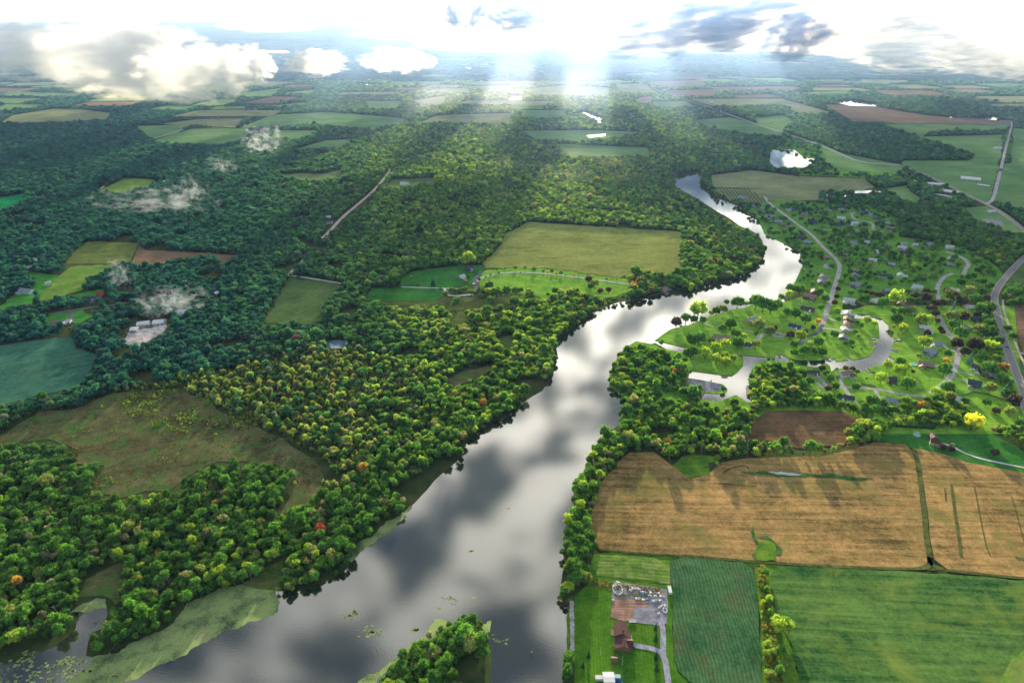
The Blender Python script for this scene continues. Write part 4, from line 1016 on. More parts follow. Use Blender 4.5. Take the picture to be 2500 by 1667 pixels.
def trunk_mb(seed, H=7.5, r0=.38, limbs=4):
    r = random.Random(seed)
    b = MB()
    b.tube((0, 0, -.3), (r.uniform(-.3, .3), r.uniform(-.3, .3), H), r0, r0 * .55, 7)
    for i in range(limbs):
        a = 2 * pi * i / limbs + r.uniform(-.4, .4)
        z = H * r.uniform(.55, .85)
        b.tube((0, 0, z), (cos(a) * 2.6, sin(a) * 2.6, z + r.uniform(1.8, 3.2)), r0 * .45, r0 * .2, 5)
    return b

def conifer_mb(seed, H=12, R=2.8):
    r = random.Random(seed)
    b = MB()
    n = 13
    for k in range(9):
        z0 = 1.0 + (H - 1) * k / 9.0
        rr = R * (1 - k / 9.4) * r.uniform(.9, 1.1)
        base = len(b.v)
        for i in range(n):
            a = 2 * pi * i / n + k
            q = rr * r.uniform(.65, 1.15)
            b.v.append((cos(a) * q, sin(a) * q, z0 - r.uniform(0, .5)))
        b.v.append((0, 0, z0 + (H / 9.0) * 1.9))
        for i in range(n):
            b.f.append((base + i, base + (i + 1) % n, base + n))
    return b

BARK = plain('tree_bark', (.12, .10, .08), .9)
BARKPALE = plain('pale_bark', (.34, .31, .27), .9)
LEAFCOL = {'g': (.035, .085, .018), 'm': (.05, .12, .022), 'y': (.12, .175, .025), 'd': (.035, .030, .026), 'o': (.17, .12, .03), 'c': (.018, .05, .028),
           'l': (.085, .11, .035), 'b': (.055, .10, .085), 'r': (.38, .03, .04), 'Y': (.33, .34, .03), 't': (.02, .07, .035)}
LEAFMAT = {k: leaf_mat({'g': 'green_leaves', 'm': 'fresh_green_leaves', 'y': 'yellow_green_leaves', 'd': 'purple_leaves', 'o': 'orange_leaves', 'c': 'fir_needles', 'l': 'olive_leaves', 'b': 'blue_needles', 'r': 'red_leaves', 'Y': 'yellow_leaves', 't': 'deep_green_leaves'}[k], v) for k, v in LEAFCOL.items()}
LEAFMAT['scatter'] = leaf_mat('woodland_leaves')

VARIANTS = [dict(seed=1, D=10.5, Hc=9.5, base=4.5, lobes=16), dict(seed=2, D=9.5, Hc=11, base=4.5, lobes=15), dict(seed=3, D=11.5, Hc=9, base=4.2, lobes=19),
            dict(seed=4, D=9, Hc=12, base=4, lobes=14, airy=.3), dict(seed=5, D=10, Hc=10, base=5, lobes=13, airy=.45, leaves=520), dict(seed=6, D=8.5, Hc=9, base=3.5, lobes=10, airy=.2)]
ROUND = dict(D=10, Hc=9.5, base=1.6, lobes=24, leaves=380)
CROWN = []
TRUNK = []
for k, v in enumerate(VARIANTS):
    mb = crown_mesh('crown', mats=None, **v)
    CROWN.append(mesh_of('crown', mb.v, mb.f, LEAFMAT['g']))
    tb = trunk_mb(k)
    TRUNK.append(mesh_of('trunk', tb.v, tb.f, BARK))
RCROWN = []
for k in range(3):
    mb = crown_mesh('crown', mats=None, **dict(ROUND, seed=20 + k, lobes=22 + 3 * k))
    RCROWN.append(mesh_of('crown', mb.v, mb.f, LEAFMAT['g']))
RTRUNK = mesh_of('trunk', trunk_mb(9, 4.5, .4, 4).v, trunk_mb(9, 4.5, .4, 4).f, BARK)
cb = conifer_mb(1); CONIF = mesh_of('crown', cb.v, cb.f, LEAFMAT['c'])
ct = MB().tube((0, 0, -.2), (0, 0, 3), .25, .18, 6); CTRUNK = mesh_of('trunk', ct.v, ct.f, BARK)

# scatter sources live in an unlinked collection
SRC = bpy.data.collections.new('woodland_sources')
def add_source(name, mb, tb=None, mat=None, bark=BARK):
    v = list(mb.v); f = list(mb.f); mi = [0] * len(f)
    if tb is not None:
        n = len(v); v += tb.v; f += [tuple(i + n for i in q) for q in tb.f]; mi += [1] * len(tb.f)
    me = mesh_of(name, v, f, [mat or LEAFMAT['scatter'], bark], mi)
    o = bpy.data.objects.new(name, me)
    SRC.objects.link(o)
for k, v in enumerate(VARIANTS):
    add_source('src_%02d' % k, crown_mesh('c', mats=None, **v), trunk_mb(k, limbs=2))
for k in range(3):
    add_source('src_%02d' % (6 + k), crown_mesh('c', mats=None, **dict(ROUND, seed=20 + k)), trunk_mb(9, 4.5, .4, 2))
# 9,10: sapling ; 11: bare snag ; 12: distant clump ; 13: conifer
add_source('src_09', crown_mesh('c', 31, None, D=4.2, Hc=6, base=1.0, lobes=8, leaves=140, airy=.3, leaf=.5), trunk_mb(2, 3, .12, 0))
add_source('src_10', crown_mesh('c', 32, None, D=3.4, Hc=7, base=1.2, lobes=8, leaves=140, airy=.4, leaf=.5), trunk_mb(3, 3, .12, 0))
def snag():
    r = random.Random(5); b = MB()
    b.tube((0, 0, 0), (.3, 0, 13), .3, .08, 5)
    for i in range(16):
        a = r.uniform(0, 6.28); z = r.uniform(5, 12); l = r.uniform(1.5, 3.6)
        b.tube((.02 * z, 0, z), (cos(a) * l, sin(a) * l, z + l * .8), .1, .03, 4)
    return b
sb = snag()
add_source('src_11', sb, None, plain('dead_wood', (.35, .33, .29), .9))
def clump():
    r = random.Random(8); b = MB()
    for i in range(12):
        x, y = r.uniform(-19, 19), r.uniform(-19, 19); R = r.uniform(5.0, 8.0); h = r.uniform(8, 13)
        n0 = len(b.v); ph = r.uniform(0, 50)
        for v in IV1:
            d = 1 + .5 * mnoise.noise(Vector((v[0] * 2 + ph, v[1] * 2, v[2] * 2)))
            b.v.append((x + v[0] * R * d, y + v[1] * R * d, h + v[2] * R * .9 * d))
        for f in IF1: b.f.append(tuple(i_ + n0 for i_ in f))
    return b
add_source('src_12', clump())
add_source('src_13', conifer_mb(3))

def scatter(name, pts, label, cat, kind='stuff'):
    """pts: list of (x, y, z, variant, rot, sx, sz, (r,g,b))"""
    me = bpy.data.meshes.new(name)
    me.from_pydata([(p[0], p[1], p[2]) for p in pts], [], [])
    a = me.attributes.new('variant', 'INT', 'POINT'); a.data.foreach_set('value', [int(p[3]) for p in pts])
    a = me.attributes.new('turn', 'FLOAT', 'POINT'); a.data.foreach_set('value', [float(p[4]) for p in pts])
    a = me.attributes.new('size', 'FLOAT_VECTOR', 'POINT'); a.data.foreach_set('vector', [float(q) for p in pts for q in (p[5], p[5], p[6])])
    a = me.attributes.new('tint', 'FLOAT_COLOR', 'POINT'); a.data.foreach_set('color', [float(q) for p in pts for q in (*p[7], 1.0)])
    o = link(name, me)
    tag(o, label, cat, None, kind)
    ng = bpy.data.node_groups.get('scatter_trees')
    if ng is None:
        ng = bpy.data.node_groups.new('scatter_trees', 'GeometryNodeTree')
        ng.interface.new_socket('Geometry', in_out='INPUT', socket_type='NodeSocketGeometry')
        ng.interface.new_socket('Geometry', in_out='OUTPUT', socket_type='NodeSocketGeometry')
        N = ng.nodes; K = ng.links
        gi = N.new('NodeGroupInput'); go = N.new('NodeGroupOutput')
        ci = N.new('GeometryNodeCollectionInfo'); ci.inputs[0].default_value = SRC; ci.inputs['Separate Children'].default_value = True
        ip = N.new('GeometryNodeInstanceOnPoints'); ip.inputs['Pick Instance'].default_value = True
        def attr(nm, ty):
            q = N.new('GeometryNodeInputNamedAttribute'); q.data_type = ty; q.inputs[0].default_value = nm
            return next(s_ for s_ in q.outputs if s_.enabled and s_.name == 'Attribute')
        K.new(gi.outputs[0], ip.inputs['Points'])
        K.new(ci.outputs[0], ip.inputs['Instance'])
        K.new(attr('variant', 'INT'), ip.inputs['Instance Index'])
        cx = N.new('ShaderNodeCombineXYZ'); K.new(attr('turn', 'FLOAT'), cx.inputs[2])
        K.new(cx.outputs[0], ip.inputs['Rotation'])
        K.new(attr('size', 'FLOAT_VECTOR'), ip.inputs['Scale'])
        K.new(ip.outputs[0], go.inputs[0])
    md = o.modifiers.new('scatter', 'NODES'); md.node_group = ng
    return o

# ------------------------------------------------------------------ where woodland stands
rng = np.random.default_rng(11)
pts = []
y = 300.0
while y < 5600:
    s = 6.5 if y < 1700 else 6.5 * (y / 1700) ** .8
    half = (y * CP + CAM_H * SP) * .75 * 1.10 + 60
    n = int(2 * half / s)
    xs = -half + (np.arange(n) + rng.random(n) * .9) * s
    ys = y + (rng.random(n) - .5) * s * .9
    pts.append(np.stack([xs, ys, np.full(n, s)], 1))
    y += s * .93
pts = np.concatenate(pts)
X, Y, SS = pts[:, 0], pts[:, 1], pts[:, 2]

def projv(x, y, z):
    zz = z - CAM_H
    depth = y * CP - zz * SP
    return 1176.0 + FPX * x / depth, 784.0 - FPX * (y * SP + zz * CP) / depth
def groundv(u, v):
    a = (u - 1176.0) / FPX; b = -(v - 784.0) / FPX
    dy = CP + b * SP; dz = -SP + b * CP
    t = -CAM_H / dz
    return a * t, dy * t
def behind(x, y, h):
    u, v = projv(x, y, h)
    return groundv(u, v)

QX, QY = behind(X, Y, 9.5)
HX, HY = behind(X, Y, 5.0)
TX, TY = behind(X, Y, 15.0)
def blocked(poly, tops=True):
    r = inside(poly, X, Y)
    if tops: r |= inside(poly, QX, QY) | inside(poly, HX, HY)
    return r
ok = np.ones(len(X), bool)
on_island = inside(ISLAND, X, Y)
ok &= ~((blocked(RIVER) | (inside(RIVER, TX, TY) & (Y > 900))) & ~on_island)
ok &= ~(inside(CANAL, X, Y) & ~inside(LAND_MIDDLE, X, Y) & ~inside(LAND_SOUTH, X, Y) & ~inside(LAND_POINT, X, Y))
for ax, ay in ((QX, QY), (TX, TY)):
    ok &= ~(inside(CANAL, ax, ay) & ~inside(LAND_MIDDLE, ax, ay) & ~inside(LAND_SOUTH, ax, ay) & ~inside(LAND_POINT, ax, ay))
for (nm, poly, mk, th) in FIELDS: ok &= ~blocked(poly)
for (vw, poly, mk) in FAR_FIELDS: ok &= ~blocked(P(vw, poly))
for lst in PONDS.values():
    for p in lst: ok &= ~blocked(p)
for p in SCUM: ok &= ~inside(p, X, Y)
for (nm, ln, w, mk, vis) in ROADS:
    ok &= ~near_line(ln, X, Y, w / 2 + 3.5)
    if vis:
        ok &= ~near_line(ln, QX, QY, w / 2 + 3) & ~near_line(ln, HX, HY, w / 2 + 3)
for ln_ in (P('B3', [(1150, 395), (1175, 470), (1185, 570), (1205, 700), (1215, 850), (1245, 1010)]), P('B3', [(0, 940), (360, 968), (700, 990), (1100, 1004), (1240, 1005), (1480, 1030), (1850, 1065)])):
    ok &= ~near_line(ln_, X, Y, 13)
HP = []
for (vw, hx, hy, *_r) in HOUSES + BARNS:
    gx, gy = W(vw, hx, hy, 3.0); HP.append((gx, gy))
for (gx, gy), hh in zip(HP, HOUSES + BARNS):
    rad = 9 if len(hh) > 7 else 22
    for ax, ay in ((X, Y), (QX, QY), (HX, HY)):
        ok &= (ax - gx) ** 2 + (ay - gy) ** 2 > rad * rad
WOOD_IN_ZONE = [P('V1', [(190, 800), (240, 690), (330, 600), (420, 560), (520, 520), (640, 580), (690, 680), (850, 700), (940, 730), (960, 860), (960, 960), (700, 1030), (300, 1000), (180, 960)]),
                P('V1', [(1680, 800), (1760, 790), (1950, 790), (2150, 850), (2200, 980), (2150, 1100), (2352, 1150), (2352, 1260), (1700, 1300), (1680, 1150), (1660, 1000)]),
                P('V2', [(1100, 1180), (1350, 1170), (1600, 1100), (1680, 1240), (1750, 1260), (1780, 1540), (640, 1540), (760, 1270), (900, 1250)]),
                P('V2', [(1840, 200), (1990, 190), (2060, 300), (2080, 480), (2110, 560), (2150, 740), (2230, 900), (2290, 1060), (2352, 1200), (2352, 1420), (2200, 1100), (2050, 900), (1960, 700), (1900, 500), (1950, 420)])]
ex = blocked(ZONE_EXPLICIT, False)
inwood = np.zeros(len(X), bool)
for p in WOOD_IN_ZONE: inwood |= inside(p, X, Y)
ok &= ~(ex & ~inwood)
vil = inside(ZONE_VILLAGE, X, Y) | inside(ZONE_VILLAGE_FAR, X, Y)
rv = rng.random(len(X))
ok &= ~(vil & (rv > .17))
scr = inside(ZONE_SCRUB, X, Y)
sp2 = inside(ZONE_SPARSE2, X, Y)
ok &= ~(sp2 & (rv > .35))
# natural openings
big = np.array([mnoise.noise(Vector((a / 60.0, b / 60.0, 3.1))) for a, b in zip(X[ok], Y[ok])])
idx = np.nonzero(ok)[0]
drop = (big < -.38) & ~scr[idx]
idx = idx[~drop]
print('woodland points', len(idx))

U, V = projv(X, Y, 8.0)
def sst(a, b, x):
    t = min(1, max(0, (x - a) / (b - a)))
    return t * t * (3 - 2 * t)
def tint_at(u, v, r, x, y):
    """mix of tree colours by district, lit yellow and unlit teal put in; r random"""
    n = mnoise.noise(Vector((x / 130.0, y / 130.0, 9))) * .9
    yel = .06 + n * .22  # sunlit districts get extra yellow put into the leaf colour
    org = .0025
    if 900 < u < 1300 and 700 < v < 990: yel = .30 + n * .5
    elif u > 1280 and v > 690: yel = .17 + n * .4
    elif v > 980: yel = .06 + n * .35
    elif v < 560 and 850 < u < 1700: yel = .24 + n * .3; org = 0
    elif u < 850 and v < 760: yel = .04; org = .0
    q = r.random()
    if q < org: c = (.20, .11, .03)
    elif q < org * 1.8: c = (.17, .05, .03)
    elif q < org * 1.8 + yel: c = (.095, .145, .026)
    elif q < .55: c = (.045, .10, .020)
    elif q < .95: c = (.028, .072, .018)
    else: c = (.09, .10, .055)
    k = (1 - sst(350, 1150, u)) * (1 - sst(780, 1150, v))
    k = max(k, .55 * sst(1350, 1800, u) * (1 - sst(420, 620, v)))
    tl = (.007 + c[0] * .2, .034 + c[1] * .32, .044 + c[2] * .7)  # teal of the unlit woods put into the leaf colour
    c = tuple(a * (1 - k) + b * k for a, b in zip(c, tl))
    g = r.uniform(.72, 1.35)
    return (c[0] * g, c[1] * g, c[2] * g)

R = random.Random(5)
wood = []      # scattered stuff
cand = []      # may become individual trees
for i in idx:
    x, y, s, u, v = X[i], Y[i], SS[i], U[i], V[i]
    sc = s / 6.7
    rot = R.uniform(0, 6.28)
    if scr[i] or sp2[i]:
        d = mnoise.noise(Vector((x / 35.0, y / 35.0, 1)))
        for _ in range(2):
            if R.random() < .8 + d:
                g = R.uniform(.8, 1.3)
                c = R.choice([(.095, .14, .035), (.085, .13, .035), (.10, .125, .05), (.05, .09, .025), (.09, .10, .055)])
                wood.append((x + R.uniform(-4, 4), y + R.uniform(-4, 4), 0, R.choice([9, 10, 9, 10, 5]), rot, R.uniform(.7, 1.15), R.uniform(.7, 1.15), tuple(q * g for q in c)))
        if R.random() > .14 + .5 * sst(760, 980, u): continue
    var = R.choice([0, 1, 2, 3, 4, 5, 0, 1, 2])
    k = R.uniform(.5, 1.0)
    if R.random() < .08: k *= 1.4
    if vil[i]:
        var = R.choice([6, 7, 8, 0, 1]); k = R.uniform(.6, 1.2)
    c = tint_at(u, v, R, x, y)
    if y < 2500 and R.random() < .035: var = 11; k = 1.0
    zs = k * R.uniform(.88, 1.12)
    rec = (x, y, .3 if vil[i] else 0, var, rot, k * sc, zs * min(sc, 1.15), c)
    if 12 < u < 2340 and 30 < v < 1545 and var < 6 and y < 1250 and not scr[i]:
        cand.append((10.5 * k / (y * CP + CAM_H * SP), rec, u, v))
    else:
        wood.append(rec)
MB_Z = P('B1', [(480, 170), (560, 120), (900, 105), (1150, 220), (1300, 290), (1500, 420), (1400, 400), (1250, 340), (1000, 340), (760, 300), (600, 210), (540, 250)])
_mx = [p[0] for p in MB_Z]; _my = [p[1] for p in MB_Z]
for _ in range(2600):
    x, yy = R.uniform(min(_mx), max(_mx)), R.uniform(min(_my), max(_my))
    if not inside(MB_Z, [x], [yy])[0] or mnoise.noise(Vector((x / 28.0, yy / 28.0, 4))) < -.05: continue
    g = R.uniform(.8, 1.3)
    wood.append((x, yy, .1, R.choice([9, 10, 9]), R.uniform(0, 6), R.uniform(.3, .9), R.uniform(.3, .8), tuple(q * g for q in R.choice([(.10, .14, .03), (.09, .13, .03), (.05, .075, .02)]))))
MZ2 = P('B1', [(0, 330), (180, 225), (400, 200), (560, 120), (900, 110), (1150, 220), (1300, 300), (1500, 400), (1600, 450), (1620, 560), (1560, 650), (1400, 720), (1440, 600), (1480, 500), (1200, 468), (1050, 480), (840, 610), (440, 625), (520, 490), (400, 440), (200, 370)])
_mx = [p[0] for p in MZ2]; _my = [p[1] for p in MZ2]
for _ in range(3600):
    x, yy = R.uniform(min(_mx), max(_mx)), R.uniform(min(_my), max(_my))
    if not inside(MZ2, [x], [yy])[0] or mnoise.noise(Vector((x / 18.0, yy / 18.0, 14))) < -.1: continue
    g = R.uniform(.6, 1.1)
    wood.append((x, yy, -.3, 10, R.uniform(0, 6), R.uniform(.3, .7), R.uniform(.10, .22), tuple(q * g for q in R.choice([(.05, .075, .02), (.07, .06, .03), (.04, .09, .02), (.09, .055, .03), (.08, .085, .035)]))))
for (bx, by, nn, rr) in [(410, 310, 14, 12), (870, 440, 16, 9), (540, 570, 22, 10), (790, 455, 5, 5), (993, 378, 3, 2), (1175, 378, 3, 1.5), (850, 405, 4, 4), (700, 540, 10, 20), (380, 400, 8, 5), (700, 250, 40, 22), (620, 190, 60, 26), (300, 260, 10, 30)]:
    bx, by = W('B1', bx, by)
    for _ in range(nn): wood.append((R.gauss(bx, rr), R.gauss(by, rr * .6), .1, 9, R.uniform(0, 6), R.uniform(.25, .6), R.uniform(.2, .4), (.11, .14, .035)))
# far woodland clumps
y = 5600.0
while y < 16000:
    s = 34 * (y / 5600) ** 1.0
    half = (y * CP + CAM_H * SP) * .75 * 1.06
    n = int(2 * half / s)
    for i in range(n):
        x = -half + (i + R.random()) * s; yy = y + R.uniform(-.5, .5) * s
        q = mnoise.noise(Vector((x / 900.0 + 7, yy / 420.0, 2.2))) + .35 * mnoise.noise(Vector((x / 250.0, yy / 140.0, 5)))
        if q > -.12:
            if any(inside(p, [x], [yy])[0] for p in PONDS['ponds_far'][-4:]): continue
            g = R.uniform(.7, 1.3)
            wood.append((x, yy, 0, 12, R.uniform(0, 6), s / 34 * 1.05, min(1.5, s / 34), (.024 * g, .052 * g, .028 * g)))
    y += s * .9

# ------------------------------------------------------------------ hedges, lists of single trees
single = []   # (screen size, x, y, kind, diameter, label ctx)
for vw, lst in TREES.items():
    for (tx, ty, w, kd) in lst:
        if w < 5: continue
        dpx = px_per_m(vw, tx, ty)
        D = w / dpx
        Hh = D * (.95 if kd not in 'cb' else 1.9)
        gx, gy = W(vw, tx, ty, Hh * .5)
        single.append((w / VIEWS[vw][2] / 1.063 * 1.25, gx, gy, kd, D, vw, tx, ty))
# riverside strips and hedgerow (placed along lines on the ground)
def strip(name, view, pts_, w, n, kinds, dmin, dmax, ctx):
    ln = P(view, pts_)
    segs = [math.hypot(ln[i+1][0]-ln[i][0], ln[i+1][1]-ln[i][1]) for i in range(len(ln)-1)]
    tot = sum(segs)
    for k in range(n):
        d = (k + R.random()) / n * tot
        i = 0
        while i < len(segs) - 1 and d > segs[i]: d -= segs[i]; i += 1
        t = d / segs[i]
        x = ln[i][0] + (ln[i+1][0]-ln[i][0]) * t + R.uniform(-w, w) / 2; yy = ln[i][1] + (ln[i+1][1]-ln[i][1]) * t + R.uniform(-w, w) / 2
        D = R.uniform(dmin, dmax)
        kd = R.choice(kinds)
        cand.append((D / (yy * CP + CAM_H * SP) * 1.3, (x, yy, 0, R.choice([0, 1, 2, 5]), R.uniform(0, 6), D / 10, D / 10 * R.uniform(.85, 1.1), LEAFCOL[kd]), *projv(x, yy, 5)))
strip('h', 'B3', [(395, 1040), (405, 1110), (415, 1190), (425, 1240)], 7, 9, 'gylm', 4, 7, 'hedge')
strip('h', 'B3', [(430, 1270), (480, 1290), (500, 1330), (440, 1350)], 12, 6, 'gygm', 8, 12, 'hedge')
strip('h', 'B3', [(425, 1380), (440, 1450), (475, 1450), (490, 1510), (450, 1560), (430, 1600)], 9, 16, 'gylm', 4, 8, 'hedge')
SHRUBS = []
for k in range(240):
    t = R.random(); sx_ = 395 + t * 60 + R.uniform(-28, 34) * (0.5 + t); sy_ = 985 + t * 600
    gx, gy = W('B3', sx_, sy_)
    SHRUBS.append((gx, gy, 0, R.choice([9, 10]), R.uniform(0, 6), R.uniform(.35, .9), R.uniform(.2, .55), R.choice([(.10, .15, .025), (.05, .10, .02), (.16, .17, .03), (.14, .09, .03)])))
strip('r', 'B2', [(1340, 330), (1310, 400), (1270, 460), (1240, 540), (1190, 590), (1190, 660), (1190, 740), (1150, 800), (1150, 880), (1180, 930), (1160, 1010), (1145, 1080), (1150, 1110)], 10, 46, 'gmyggm', 8, 13, 'bank')
strip('r', 'B2', [(1215, 860), (1235, 910), (1200, 960), (1190, 1040)], 12, 10, 'gmg', 8, 12, 'bank')
strip('r', 'B2', [(1130, 1430), (1125, 1480), (1128, 1560)], 4, 5, 'gtg', 5, 7, 'bank')
strip('r', 'B1', [(1380, 1110), (1440, 1130), (1560, 1060), (1600, 1070)], 5, 6, 'ylg', 4, 7, 'bank')
strip('r', 'B3', [(820, 350), (860, 340), (900, 310), (930, 300)], 10, 7, 'lgl', 10, 14, 'bank')

allc = [(s_, 'c', rec, u, v) for (s_, rec, u, v) in cand] + [(s[0] / FPX * 1.0, 's', s, 0, 0) for s in single]
allc.sort(key=lambda q: -q[0])
lane = [q for q in allc if q[1] == 's' and q[2][5] == 'M2' and q[2][7] < 800 and q[2][4] < 20 and q[2][6] > 930 and q[2][6] < 1900]
rest = [q for q in allc if q not in lane]
chosen = rest[:296]
for q in rest[296:]:
    if q[1] == 'c': wood.append(q[2])

def zone_of(u, v, x, y):
    if inside(ISLAND, [x], [y])[0]: return 'on the small wooded island in the river', 'trees on the river island'
    if u > 1700 and v > 1250: return 'in the hedgerow between the two green crop fields', 'hedgerow trees between the crop fields'
    if u > 1260 and v > 1000 and u < 1480: return 'in the tree belt between river and brown field', 'trees in the belt by the brown field'
    if u > 1400 and v < 1100: return 'in the wood north of the brown field', 'trees in the wood by the brown field'
    if u < 260 and v > 1250: return 'in the wood on the corner of the lily bay', 'trees at the lily bay corner'
    if u < 640 and v > 1130: return 'in the wood above the long lily pad mat', 'trees above the lily pad mat'
    if v > 1130: return 'on the wooded bank above the jagged shore', 'trees on the jagged shore'
    if u > 850: return 'in the bank wood facing the wide river', 'trees facing the wide river'
    return 'in the wood around the marsh', 'trees around the marsh'
def leafkey(c):
    return min('gmyol', key=lambda k: sum((a - b) ** 2 for a, b in zip(LEAFCOL[k], c)))
CN = {'g': 'dark green', 'm': 'mid green', 'y': 'yellow-green', 'd': 'dark purple-leaved', 'o': 'orange-tinted', 'l': 'pale olive', 't': 'deep green', 'c': 'dark conical', 'b': 'blue-green', 'r': 'bright crimson', 'Y': 'bright golden yellow'}

def tree(name, x, y, z, crown, trunk, mat, rot, sx, sz, label, cat, group=None):
    o = empty(name, (x, y, z), rot, label, cat, group)
    o.scale = (sx, sx, sz)
    c = link('crown', crown, o)
    c.material_slots[0].link = 'OBJECT'; c.material_slots[0].material = mat
    link('trunk', trunk, o)
    return o

VIL = []
used_lab = {}
def house_near(x, y):
    best = min(range(len(HOUSES)), key=lambda i: (HP[i][0] - x) ** 2 + (HP[i][1] - y) ** 2)
    return HOUSES[best][8], math.hypot(HP[best][0] - x, HP[best][1] - y), (x - HP[best][0], y - HP[best][1])
def spot_label(kd, D, x, y, vw, tx, ty):
    size = 'big' if D > 16 else ('small' if D < 8 else 'round')
    if kd in 'cb': size = 'narrow'
    if vw == 'H':
        if kd in 'c':
            return 'small dark fir ' + ({365: 'nearest the flagpole on the farmhouse lawn', 300: 'closest to the river on the farmhouse lawn', 1135: 'beside the yard end of the farmhouse drive', 1138: 'between yard and drive fork', 1143: 'lowest along the farmhouse drive'}.get(tx, 'just below the drive fork') if not (tx == 1138 and ty == 1230) else 'just below the drive fork')
        if tx in (700, 655): return 'dark bush against the lower wall of the farmhouse' if tx == 700 else 'pale bush against the farmhouse corner'
        return {135: 'green tree on the shore end of the farmhouse lawn', 150: 'blue-green spruce on the shore of the farmhouse lawn', 110: 'dark tree at the bottom corner of the farm shore', 30: 'pale leaning willow over the water by the rock bank', 100: 'dark tree at the top of the rock bank', 145: 'tiny bush on the rock bank'}[tx]
    if vw == 'B3':
        return {250: 'bright crimson tree on the edge of the wood', 1450: 'bright golden yellow tree among green ones', 1300: 'purple bush against the end of the brown farmhouse', 1340: 'dark bush beside the pale drive', 1558: 'lone round tree on the lawn inside the drive bend'}[tx]
    tail, dist, (dx, dy) = house_near(x, y)
    short = ' '.join(tail.split()[:5])
    for wd in ('with', 'on', 'in', 'by', 'behind', 'beside', 'at', 'above', 'across', 'of', 'the', 'and', 'a', 'just', 'near', 'alone'):
        while short.split()[-1] == wd: short = ' '.join(short.split()[:-1])
    side = ('beyond' if dy > abs(dx) else 'in front of' if -dy > abs(dx) else 'beside')
    if vw == 'M2':
        return '%s %s tree %s the %s' % (size, CN[kd], side, short)
    return '%s %s tree %s the %s' % (size, CN[kd], side, short)

n_ind = 0
labels_seen = {}
ROTS = [0.3, 1.2, 2.2, 3.1, 4.4, 5.3]
for q in chosen + lane:
    if q[1] == 'c':
        rec = q[2]
        key = leafkey(rec[7])
        where, grp = zone_of(q[3], q[4], rec[0], rec[1])
        tree('broadleaf_tree', rec[0], rec[1], rec[2], CROWN[rec[3]], TRUNK[rec[3]], LEAFMAT[key], rec[4], rec[5], rec[6], '%s tree %s' % (CN[key], where), 'tree', '%s, %s' % (CN[key], grp))
    else:
        _s, x, y, kd, D, vw, tx, ty = q[2]
        islane = q in lane
        lab = 'small round-crowned tree in the row along the pale curving lane' if islane else spot_label(kd, D, x, y, vw, tx, ty)
        grp = 'trees planted along the lane' if islane else None
        if islane and kd != 'g': lab = '%s young tree in the row along the pale curving lane' % CN[kd]; grp = '%s trees planted along the lane' % CN[kd]
        if kd in 'cb':
            k = D / 5.6
            tree('fir_tree', x, y, .3, CONIF, CTRUNK, LEAFMAT[kd], R.uniform(0, 6), k, k * (.8 if D < 12 else .6), lab, 'fir tree', grp or 'firs: ' + lab)
        else:
            ci = R.randrange(3)
            k = D / 10.4
            tree('lane_tree' if islane else 'garden_tree', x, y, .3, RCROWN[ci], RTRUNK, LEAFMAT[kd], R.choice(ROTS), k, k * R.uniform(.9, 1.1), lab, 'tree', grp or 'garden trees: ' + lab)
for q in rest[296:]:
    if q[1] == 's':
        _s, x, y, kd, D, vw, tx, ty = q[2]
        k = D / 10.4
        if kd in 'cb': VIL.append((x, y, .3, 13, R.uniform(0, 6), D / 5.6, D / 5.6, LEAFCOL[kd]))
        else: VIL.append((x, y, .3, R.choice([6, 7, 8]), R.uniform(0, 6), k, k * R.uniform(.9, 1.1), LEAFCOL[kd]))
# orchard rows
for r_ in range(15):
    for c_ in range(16):
        fx = 225 + r_ * 24 + c_ * 5.2; fy = 172 + c_ * 6.2
        if fx > 440 + c_ * 10.5: continue
        gx, gy = W('M3', fx, fy)
        VIL.append((gx, gy, .3, 9, R.uniform(0, 6), 1.1, .6, (.03, .06, .02)))
scatter('garden_trees', VIL + [w_ for w_ in wood if w_[3] in (6, 7, 8)], 'smaller trees standing in the gardens and streets of the riverside village', None)
scatter('hedge_shrubs', SHRUBS, 'low shrubs and weeds growing in the hedgerow between crop fields', None)
scatter('woodland', [w_ for w_ in wood if w_[3] not in (6, 7, 8)], 'mixed broadleaf woodland covering the valley on both sides of the river', None)
print('wood', len(wood), 'cand', len(cand), 'single', len(single))
# ------------------------------------------------------------------ buildings
WALLC = {'w': (.84, .85, .86), 'c': (.62, .56, .44), 't': (.55, .48, .40), 'g': (.33, .34, .36), 'b': (.16, .24, .34), 'k': (.30, .14, .10), 'n': (.16, .11, .08)}
ROOFC = {'G': (.36, .39, .45), 'B': (.36, .26, .22), 'D': (.09, .10, .12), 'L': (.72, .73, .76), 'R': (.42, .07, .05), 'N': (.05, .08, .16)}
WN = {'w': 'white_siding', 'c': 'cream_siding', 't': 'tan_siding', 'g': 'grey_siding', 'b': 'blue_siding', 'k': 'brick_wall', 'n': 'brown_siding'}
GLASS = plain('window_glass', (.03, .04, .06), .15, .1, spec=.8)
TRIM = plain('white_trim', (.75, .75, .74), .6)
DOORM = plain('painted_door', (.25, .10, .07), .6)
GAR = plain('garage_door_paint', (.6, .6, .58), .6)
CHIM = plain('chimney_brick', (.22, .11, .08), .9, .3, 6)

